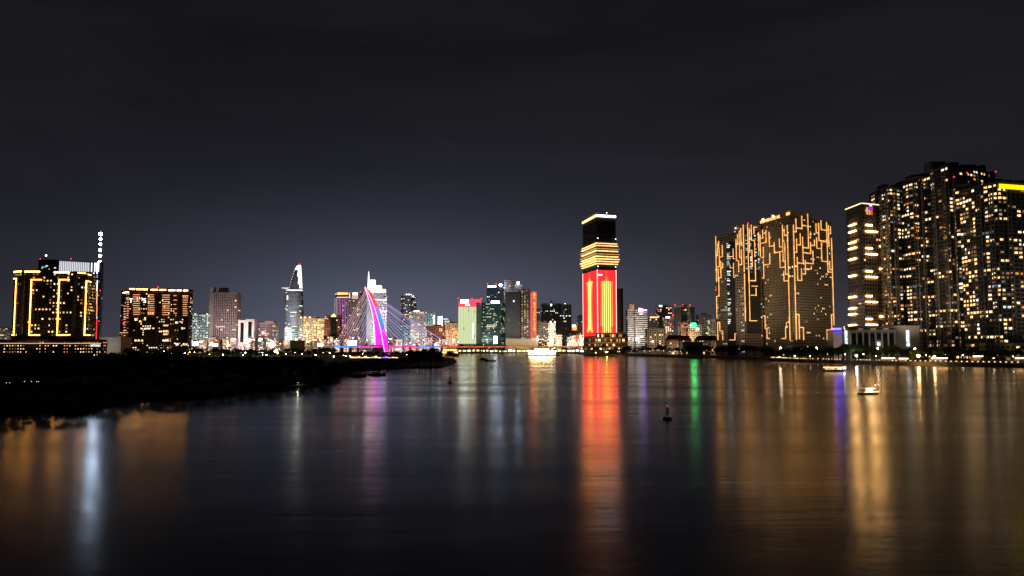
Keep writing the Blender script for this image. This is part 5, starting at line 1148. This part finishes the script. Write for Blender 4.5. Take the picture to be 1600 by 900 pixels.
# riverside trees on the right bank
for k in range(62):
    px = 1205 + k * 6.8 + r3.uniform(-3, 3); y = 566 - (1600 - px) * .012; D = r3.uniform(600, 665) + (1600 - px) * .12
    h = r3.uniform(9.5, 14.5) + (2.5 if 1315 < px < 1420 else 0); D += 6; tree('riverside_tree', xat(px, D), D, 2.45, h, h * .95, 'round riverside tree on the lamp lit promenade', 'promenade trees', True)
for px, D, h in ((1128, 930, 14), (1140, 935, 15), (1152, 930, 15), (1165, 900, 16), (1178, 880, 15), (1190, 860, 14), (1200, 850, 13), (1120, 950, 13)):
    tree('riverside_tree', xat(px, D), D, 2.45, h, h * 1.0, 'big black tree in front of the gold laced towers', 'black trees before the laced towers')
for px, D, h in ((955, 1222, 10), (964, 1220, 12), (972, 1225, 13), (981, 1220, 14), (992, 1215, 12), (1003, 1210, 14), (1015, 1200, 12), (1027, 1205, 16), (1034, 1205, 15), (1045, 1190, 11), (1056, 1180, 12), (1068, 1150, 11), (1080, 1110, 16), (1092, 1105, 15), (1104, 1090, 14), (1085, 1085, 13), (925, 1244, 8), (938, 1242, 9), (945, 1238, 8)):
    tree('riverside_tree', xat(px, D), D, 2.45, h, h * 1.05, 'dark tree on the far bank between the red tower and the laced towers', 'dark trees on the far bank')
for px, D, h in ((719, 1640, 18), (727, 1645, 14), (832, 1632, 17)):
    tree('quay_tree', xat(px, D), D, 2.45, h, h * (.9 if px < 800 else .75), {719: 'tall tree before the pale green media tower', 727: 'lower tree right beside the tall quay tree', 832: 'dark round tree right of the bridge before the grey glass tower'}[px], 'trees on the far quay')

# ==================================================================== street and park lamps
def lamp(lb_, px, py, D, z0, r, s, col=(1, .72, .36), heads=1, group=None):
    c = at(px, py, D); T = Thing('street_lamp', lb_, 'street lamp', (c.x, D, z0), group)
    b = MB(); b.tube([(c.x, D, z0), (c.x, D, c.z + .5)], [.22, .12], 6); T.part('pole', b, DARKM)
    offs = [(0, 0), (-1.15, -.5), (1.15, -.5), (.1, 1.2), (0, -1.6)][:heads]
    for ox, oz in offs:
        ox *= r; oz *= r
        b = MB(); b.tube([(c.x, D, c.z + .5), (c.x + ox * .5, D - .4, c.z + .75), (c.x + ox, D - .8, c.z + oz + r * .7)], .08, 5); arm = T.part('arm', b, DARKM)
        b = MB(); b.lathe([(r * .2, r * .7), (r * .8, r * .35), (r, 0), (r * .75, -r * .5), (r * .15, -r * .75)], (c.x + ox, D - .8, c.z + oz), 10); T.part('lamp_head', b, lit('lamp_%d_%d' % (int(s), int(col[2] * 100)), col, s), arm)
for lb_, px, py, D, r, s, h in (('tall mast lamp before the pinkish ribbed tower', 332, 537.5, 1240, 1.7, 60, 3), ('smaller amber park lamp right of the ribbed tower', 357, 539.5, 1240, 1.3, 45, 2), ('amber park lamp below the portal towers', 388.5, 540, 1240, 1.3, 45, 2), ('brightest park lamp cluster left of the curved skyscraper', 425, 537.5, 1180, 2.2, 90, 5),
                               ('low park lamp beneath the brightest lamp cluster', 432, 548, 905, 1.1, 60, 2), ('tall park lamp below the red brown gabled tower', 500.5, 538, 1180, 1.9, 70, 3)): lamp(lb_, px, py, D, .95, r, s, heads=h)
for lb_, px, py, D, r, s, col in (('promenade lamp before the corner of the laced tower', 1219, 543.5, 715, .75, 110, (1, .8, .48)), ('promenade lamp under the right face of the laced tower', 1275, 544, 690, .8, 120, (1, .8, .48)), ('promenade lamp below the blue sign', 1317, 545, 675, .8, 120, (1, .75, .4)),
                               ('cold white garden lamp low on the promenade', 1337.5, 556, 650, .8, 110, (.85, .95, 1)), ('promenade lamp before the civic hall columns', 1370.5, 544.5, 640, .5, 80, (1, .8, .48)), ('largest amber promenade lamp right of the civic hall', 1434, 556, 620, 1.15, 160, (1, .55, .2)),
                               ('small lamp beside the civic hall light shaft', 1428.5, 545, 640, .65, 90, (1, .8, .5)), ('amber lamp right of the largest promenade lamp', 1459, 557, 612, .75, 120, (1, .72, .32)), ('orange quay lamp at the foot of the red tower', 948, 550, 1235, 1.2, 90, (1, .42, .1)), ('faint orange lamp left of the red tower quay lamp', 931, 551, 1238, .6, 30, (1, .5, .15))):
    lamp(lb_, px, py, D, 2.45, r, s, col)
for k, (px, D, h) in enumerate(PT):       # lamps standing by the park trees
    if r3.random() < .62: continue
    D2 = D - h * .5 - .8; z = h * r3.uniform(.35, .62)
    py_ = 541 + (CAMZ - z) * FP / D2
    lamp('small lamp glowing between the park trees', px + r3.uniform(-3, 3), py_, D2, .95, r3.choice((.28, .36, .5)), 55, r3.choice(((1, .85, .30), (.8, 1, .35), (.95, .9, .3), (1, .7, .35), (1, .95, .85))), group='small park lamps')
for k in range(15):
    px = 1216 + k * 26 + r3.uniform(-4, 4); D = 606 + (1600 - px) * .16; lamp('small warm lamp under the promenade trees', px, r3.uniform(553, 560), D, 2.45, .26, 70, (1, .68, .30), group='small promenade lamps')
for k in range(13):
    px = 1005 + k * 8 + r3.uniform(-3, 3); lamp('tiny white lamp above the far bank jetty', px, r3.uniform(546.5, 549.5), 1130, 2.45, .4, 5, (1, .8, .65), group='tiny jetty lamps')
# lights on the bridge approach and city streets
for k in range(22):
    px = 300 + k * 28 + r3.uniform(-7, 7); lamp('far street lamp glowing in the city row', px, r3.uniform(529, 537), 1684, 2.45, .95, 14, r3.choice(((1, .8, .5), (1, .66, .35), (1, .95, .9))), group='far street lamps')

# railing lamps along the promenade edge
e0 = [(1204, 563.6), (1250, 566), (1400, 570.5), (1600, 574)]
pts_ = []
for a, c in zip(e0[:-1], e0[1:]):
    p, q = onwater(*a), onwater(*c); L = (q - p).length; nn = int(L / 3.6)
    for k in range(nn): pts_.append(p.lerp(q, k / nn) + Vector((.6, .9, 0)))
bl = MB(); bl.box(-.5, .5, -.18, .18, .9, 1.35, 0); bl.box(-.12, .12, -.12, .12, 0, .9, 1); bl.box(-.55, .55, -.22, .22, 1.351, 1.5, 1)
me_r = bpy.data.meshes.new('railing_lamp'); me_r.from_pydata(bl.v, [], bl.f); me_r.materials.append(lit('railing_light', (1, .66, .30), 2.6)); me_r.materials.append(STONE); me_r.polygons.foreach_set('material_index', bl.m); me_r.update()
for p in pts_:
    if r3.random() < .1: continue
    o = bpy.data.objects.new('railing_lamp', me_r); C.objects.link(o); o.location = (p.x, p.y, 2.52); tag(o, 'little warm lamp post in the row along the promenade edge', 'lamp', 'railing lamps')
b = MB()
for p, q in zip(pts_[:-1], pts_[1:]): b.tube([(p.x, p.y, 3.35), (q.x, q.y, 3.35)], .07, 4); b.tube([(p.x, p.y, 2.95), (q.x, q.y, 2.95)], .05, 4)
tag(linkmesh('promenade_railing', b, DARKM), 'thin dark railing along the promenade edge', 'railing')

# lit kiosks on the promenade
for px, py, wd, lb_ in ((1387, 561, 20, 'wide kiosk with a gold lit awning before the civic hall'), (1411, 561.5, 14, 'kiosk with amber awning between the wide kiosk and the big lamp'), (1467, 561, 25, 'long kiosk with a gold lit awning right of the big lamp'), (1527, 558, 15, 'kiosk with peach lights under the tallest apartment tower'), (1592, 561, 14, 'kiosk with peach lights at the frame edge')):
    D = 606 + (1600 - px) * .12; k = D / FP; c = at(px, py, D); T = Thing('promenade_kiosk', lb_, 'kiosk', (c.x, D, 2.52))
    hw = wd * k / 2
    b = MB(); b.box(c.x - hw, c.x + hw, D, D + 4, 2.52, 3.5); T.part('counter', b, TAUPE)
    for s_ in (-1, 1): b = MB(); b.box(c.x + s_ * hw - .12, c.x + s_ * hw + .12, D, D + .25, 2.52, c.z + 1); T.part('post', b, DARKM)
    b = MB(); b.box(c.x - hw - .6, c.x + hw + .6, D - 1.2, D + 4.2, c.z + 1.0, c.z + 1.35); aw = T.part('awning', b, BRICK)
    b = MB(); b.box(c.x - hw, c.x + hw, D - 1.1, D - .8, c.z + .3, c.z + .95); T.part('awning_light', b, lit('awning_gold', (1, .55, .18), 10, .4, .4), aw)
    b = MB(); b.box(c.x - hw + .4, c.x + hw - .4, D + 3.0, D + 3.9, 3.6, c.z + .2); T.part('back_wall', b, BEIGE)
# glowing stall row in the park
for k in range(14):
    px = 549 + k * 5.4; D = 890; c = at(px, 558, D); hw = 1.7; T = Thing('park_stall', 'golden glowing stall in the row below the pylon', 'stall', (c.x, D, .98), 'park stalls below the pylon')
    b = MB(); b.box(c.x - hw, c.x + hw, D, D + 3, .98, 1.9); T.part('counter', b, TAUPE)
    b = MB(); b.box(c.x - hw + .15, c.x + hw - .15, D + .5, D + 2.5, 2.0, c.z + r3.uniform(-.5, 1.2)); T.part('lit_interior', b, r3.choice((lit('stall_gold', (1, .62, .22), 2.2), lit('stall_cream', (1, .86, .55), 2.6), lit('stall_gold', (1, .62, .22), 2.2), lit('stall_violet', (.3, .12, 1), 2.5))))
    b = MB(); b.hexa([(c.x - hw - .3, D - .5, 4.6), (c.x + hw + .3, D - .5, 4.6), (c.x + hw + .3, D + 3.4, 4.6), (c.x - hw - .3, D + 3.4, 4.6), (c.x - .3, D + 1.2, 5.6), (c.x + .3, D + 1.2, 5.6), (c.x + .3, D + 1.7, 5.6), (c.x - .3, D + 1.7, 5.6)]); T.part('canopy', b, BEIGE)
b = MB(); A, B = at(545, 566, 860), at(640, 566, 860); b.box(A.x, B.x, 860, 860.6, .9, zat(563.3, 860)); T = tag(linkmesh('park_wall', b, wall('park_wall', (.35, .36, .38), .8)), 'pale low wall below the glowing park stalls', 'wall')
# golden pavilion behind the point of the grove
c = at(703, 545, 1480); T = Thing('floating_pavilion', 'golden lit two storey pavilion right of the big grove tree', 'pavilion', (c.x, 1480, 0))
b = MB(); b.box(c.x - 16, c.x + 18, 1474, 1492, -.4, 1.4); T.part('pontoon', b, TAUPE)
for k, (z, s_) in enumerate(((1.8, 15), (6.5, 13))):
    b = MB(); b.box(c.x - s_ + .8, c.x + s_ - .8, 1477, 1489, z, z + 3.2); T.part('lit_hall', b, lit('pavilion_gold', (1, .55, .16), 2.6, .4, .2))
    b = MB(); b.hexa([(c.x - s_ - 2, 1474, z + 3.3), (c.x + s_ + 2, 1474, z + 3.3), (c.x + s_ + 2, 1492, z + 3.3), (c.x - s_ - 2, 1492, z + 3.3), (c.x - s_ + 3, 1479, z + 4.6), (c.x + s_ - 3, 1479, z + 4.6), (c.x + s_ - 3, 1487, z + 4.6), (c.x - s_ + 3, 1487, z + 4.6)]); T.part('roof', b, REDR)
    for j in range(7): x = c.x - s_ + j * s_ / 3; b = MB(); b.box(x - .25, x + .25, 1475.5, 1476, z, z + 3.3); T.part('post', b, BRICK)

# ==================================================================== boats, buoys, jetty
def hull(b, L, wd, h, m=0, bow=.25):
    xs_ = [-L / 2, -L * .42, -L * .1, L * .25, L * .42, L / 2]; ws = [.75, .95, 1, .95, .55, .06]
    rr = []
    for x, q in zip(xs_, ws):
        y = wd / 2 * q; sheer = h * (1 + max(0, x / L) * .7)
        rr.append([(x, -y, sheer), (x, -y * .75, -.2), (x, 0, -.4), (x, y * .75, -.2), (x, y, sheer)])
    b.rings(rr, m)
def boat(name, lb_, px, py, L, wd, h, rz, hm, group=None):
    p = onwater(px, py); T = Thing(name, lb_, 'boat', (p.x, p.y, 0), group); T.o.rotation_euler.z = rz; T.base = Vector((0, 0, 0))
    b = MB(); hull(b, L, wd, h); T.part('hull', b, hm); return T
WB = wall('boat_white', (.6, .58, .55), .5)
# dinner cruise ship
T = boat('cruise_boat', 'large brightly lit dinner cruise boat near the red tower', 849, 556, 54, 11, 1.8, 0.02, wall('boat_dark', (.08, .05, .04), .5))
b = MB(); b.box(-24, 20, -4.5, 4.5, 1.9, 2.2); T.part('main_deck', b, WB)
CRL = [lit('cruise_gold', (1, .60, .2), 24, .4, .3), lit('cruise_cream', (1, .78, .38), 28, .4, .3)]
for k, (x0_, x1_, z) in enumerate(((-24, 19, 2.25), (-22, 15, 5.4), (-14, 8, 8.5))):
    b = MB(); b.box(x0_ + .6, x1_ - .6, -3.6, 3.6, z, z + 2.4); T.part('lit_saloon', b, CRL[k % 2])
    b = MB(); b.box(x0_, x1_, -4.6, 4.6, z + 2.6, z + 3.0); T.part('deck_roof', b, WB)
    for j in range(11): x = x0_ + .4 + (x1_ - x0_ - .8) * j / 10; b = MB(); b.box(x - .12, x + .12, -4.5, -4.3, z, z + 2.6); T.part('post', b, WB)
b = MB(); b.tube([(2, 0, 11.4), (2, 0, 15)], .12, 5); T.part('mast', b, DARKM)
# river bus by the promenade
T = boat('river_boat', 'lit river boat with a gold roof edge close to the promenade wall', 1303, 580.5, 15, 3.6, .8, 0.03, WB)
b = MB(); b.box(-6.2, 4.2, -1.4, 1.4, .85, 2.0); cb = T.part('cabin', b, WB)
for k in range(7): x = -5.6 + k * 1.4; b = MB(); b.box(x, x + 1.0, -1.46, -1.42, 1.2, 1.8); T.part('cabin_window', b, PALE, cb)
b = MB(); b.box(-7, 5.0, -1.7, 1.7, 2.5, 2.7); T.part('roof', b, WB)
for k in range(6): x = -6.8 + k * 2.3; b = MB(); b.box(x, x + .1, -1.6, -1.5, .85, 2.5); T.part('post', b, DARKM)
b = MB(); b.box(-7, 5.0, -1.78, -1.72, 2.35, 2.62); T.part('roof_edge_light', b, lit('boat_gold', (1, .6, .18), 7))
b = MB(); b.ball((6.0, -.6, 2.1), .42, 8); T.part('bow_lamp', b, lit('boat_white_lamp', (1, .93, .85), 40))
b = MB(); b.box(3.6, 4.1, -1.5, -1.44, 1.0, 1.9); T.part('violet_lamp', b, lit('boat_violet', (.25, .12, 1), 5))
# small turning boat
T = boat('small_boat', 'small open lit boat turning on the water before the civic hall', 1358, 616, 8.4, 2.4, .6, .45, WB)
b = MB(); b.box(-2.6, 1.6, -.9, .9, 1.9, 2.02); T.part('canopy', b, WB)
for x in (-2.4, -.4, 1.4):
    for y in (-.82, .82): b = MB(); b.box(x - .04, x + .04, y - .04, y + .04, .5, 1.9); T.part('post', b, DARKM)
b = MB(); b.box(-2.5, 1.5, -.98, -.9, 1.72, 1.86); T.part('canopy_light', b, lit('boat_cream', (1, .82, .5), 9))
b = MB(); b.box(-3.4, 3.0, -1.24, -1.18, .72, .82); T.part('gunwale_light', b, lit('boat_gold', (1, .6, .18), 7))
for k in range(3): b = MB(); x = -2 + k * 1.3; b.box(x, x + .35, -.85, .85, .5, .68); T.part('bench', b, BRICK)
b = MB(); b.box(-.6, .9, -.6, .6, .6, 1.25); T.part('lit_console', b, lit('console_cream', (1, .85, .55), 3))
b = MB(); b.tube([(2.6, 0, .7), (2.9, 0, 2.7)], .04, 5); b.ball((2.9, 0, 2.75), .14, 6, 1); T.part('bow_lamp', b, [DARKM, lit('boat_rose', (1, .4, .35), 8)])
# dark moored boats
BD = wall('boat_black', (.04, .03, .028), .6)
for lb_, px, py, L, cab in (('dark moored barge with a short cabin right of the grove point', 755.5, 562.5, 9.5, (-3, 1)), ('low black moored barge beside the one with a cabin', 766, 564.5, 12, (-5, -2.5))):
    T = boat('moored_boat', lb_, px, py, L, 3, 1.0, .05, BD); b = MB(); b.box(cab[0], cab[1], -1, 1, 1.0, 2.6); T.part('cabin', b, BD)
    b = MB(); b.tube([(cab[1] + 1, 0, .8), (cab[1] + 3.5, 0, 3.2)], .1, 5); T.part('boom', b, DARKM)
for lb_, px, py, L, wm in (('white cabin boat moored under the low mangroves', 560, 588.5, 8, WB), ('longer pink tinted boat moored under the low mangroves', 589, 586.5, 9.5, WB)):
    T = boat('moored_boat', lb_, px, py, L, 2.4, .8, .04, BD); b = MB(); b.box(-L * .3, L * .2, -.9, .9, .8, 1.7); T.part('cabin', b, wm); b = MB(); b.box(-L * .36, L * .3, -1.1, 1.1, 2.0, 2.12); T.part('canopy', b, wm)
    for x in (-L * .34, L * .28): b = MB(); b.box(x - .05, x + .05, -1, -.9, .8, 2.0); T.part('post', b, DARKM)
T = boat('sail_boat', 'tiny boat with a thin upright mast right of the grove point', 707, 566.5, 4.5, 1.6, .5, .3, BD); b = MB(); b.tube([(0, 0, .4), (0, 0, 8)], .09, 5); T.part('mast', b, WB)
# channel buoys
def buoy(lb_, px, py, h):
    p = onwater(px, py); T = Thing('channel_buoy', lb_, 'buoy', (p.x, p.y, 0)); k = h / 3.2
    T.base = Vector((0, 0, 0))
    b = MB(); b.lathe([(.2 * k, -.5 * k), (.95 * k, -.25 * k), (1.05 * k, .1 * k), (.85 * k, .38 * k), (.35 * k, .5 * k)], (0, 0, 0), 16); T.part('float', b, BD, smooth=True)
    for a in range(4):
        x, y = math.cos(a * 1.57 + .6), math.sin(a * 1.57 + .6); b = MB(); b.tube([(x * .42 * k, y * .42 * k, .45 * k), (x * .2 * k, y * .2 * k, 2.3 * k)], .05 * k, 5); T.part('tower_leg', b, DARKM)
    for z, r_ in ((.9, .38), (1.5, .34), (2.05, .27)): b = MB(); b.lathe([(r_ * k, 0), (r_ * k, .32 * k)], (0, 0, z * k), 10); T.part('daymark_band', b, wall('buoy_red', (.35, .03, .03), .6) if z != 1.5 else BD)
    b = MB(); b.lathe([(.42 * k, 0), (.42 * k, .08 * k)], (0, 0, 2.4 * k), 10); T.part('lamp_platform', b, wall('buoy_red', (.35, .03, .03), .6))
    b = MB(); b.lathe([(.14 * k, 0), (.16 * k, .35 * k), (.08 * k, .5 * k)], (0, 0, 2.48 * k), 8); T.part('lantern', b, lit('buoy_lantern', (1, .12, .12), .5))
    b = MB(); b.lathe([(.17 * k, 0), (.02 * k, .2 * k)], (0, 0, 2.98 * k), 8); T.part('topmark', b, DARKM)
buoy('red and black channel buoy alone in the open river', 1043, 655, 3.2)
buoy('small dark channel buoy off the grove point', 703, 598, 3.4)
# river marker posts and mooring posts
for lb_, px, py, h in (('thin river marker post with a round sign by the grove corner', 523, 593, 8.5), ('thinner river marker post right of the round sign', 530, 592, 6.5), ('tall thin post before the big grove tree', 676, 577, 9)):
    p = onwater(px, py); T = Thing('marker_post', lb_, 'post', (p.x, p.y, -.5)); b = MB(); b.tube([(p.x, p.y, -.5), (p.x, p.y, h)], .09, 6); T.part('post', b, CONC)
    b = MB(); b.rings([[(p.x + .55 * math.cos(a * .5236), p.y + dy, h + .4 + .55 * math.sin(a * .5236)) for a in range(12)] for dy in (-.05, .05)]); T.part('round_sign', b, WHITEW)
p = onwater(470, 607); T = Thing('mooring_hut', 'small pale hut on posts at the water edge below the park lamps', 'hut', (p.x, p.y, -.4))
for x in (-1.8, -.6, .6, 1.8): b = MB(); b.tube([(p.x + x, p.y, -.4), (p.x + x, p.y, 2.4)], .13, 6); T.part('post', b, CONC)
b = MB(); b.box(p.x - 2.2, p.x + 2.2, p.y - .2, p.y + 2, 1.1, 1.3); T.part('deck', b, CONC); b = MB(); b.box(p.x - 2.4, p.x + 2.4, p.y - .4, p.y + 2.2, 2.4, 2.55); T.part('roof', b, CONC)
b = MB(); b.ball((p.x - 1.2, p.y + .5, 2.1), .16, 6); T.part('hut_lamp', b, lit('hut_lamp', (1, .95, .6), 60))
# floating jetty on the far bank
a, c = onwater(1005, 556.5), onwater(1106, 558.5)
T = Thing('floating_jetty', 'long dark floating jetty along the far bank below the trees', 'jetty', ((a.x + c.x) / 2, (a.y + c.y) / 2, 0))
for k in range(8):
    p, q = a.lerp(c, k / 8), a.lerp(c, (k + 1) / 8); L = (q - p).length; b = MB(); b.obox(p, q, .1, L - .1, -.4, 2.6, -8, 0); T.part('pontoon', b, STONE)
for k in range(17): p = a.lerp(c, k / 16); b = MB(); b.tube([(p.x, p.y + .5, 2.6), (p.x, p.y + .5, 4.0)], .09, 4); T.part('rail_post', b, DARKM)
# faint lamps in the grove's dark
for k, (px, py) in enumerate(((13, 598), (18, 598), (41, 596), (52, 596), (60, 596), (63, 596))):
    d_ = at(px, py, 262); lamp('tiny pale lamp in the dark of the near grove', px, py, 222, .95, .08, 3, (1, .8, .55), group='tiny grove lamps')
# distant skyline fragments
for a, c, t_, lb_ in ((-30, 6, 512, 'distant dim lit block at the left frame edge'), (7, 18, 515, 'distant small lit block just left of the bracket lit tower')):
    bld('distant_block', lb_, [(a, 2300), (c, 2300)], t_, wallm=GREYC, p=.25, lits=[(PALE, 4), (WHITE, 3), (DIMW, 6)], fl=4.5, bw=4.5, flood=.05)
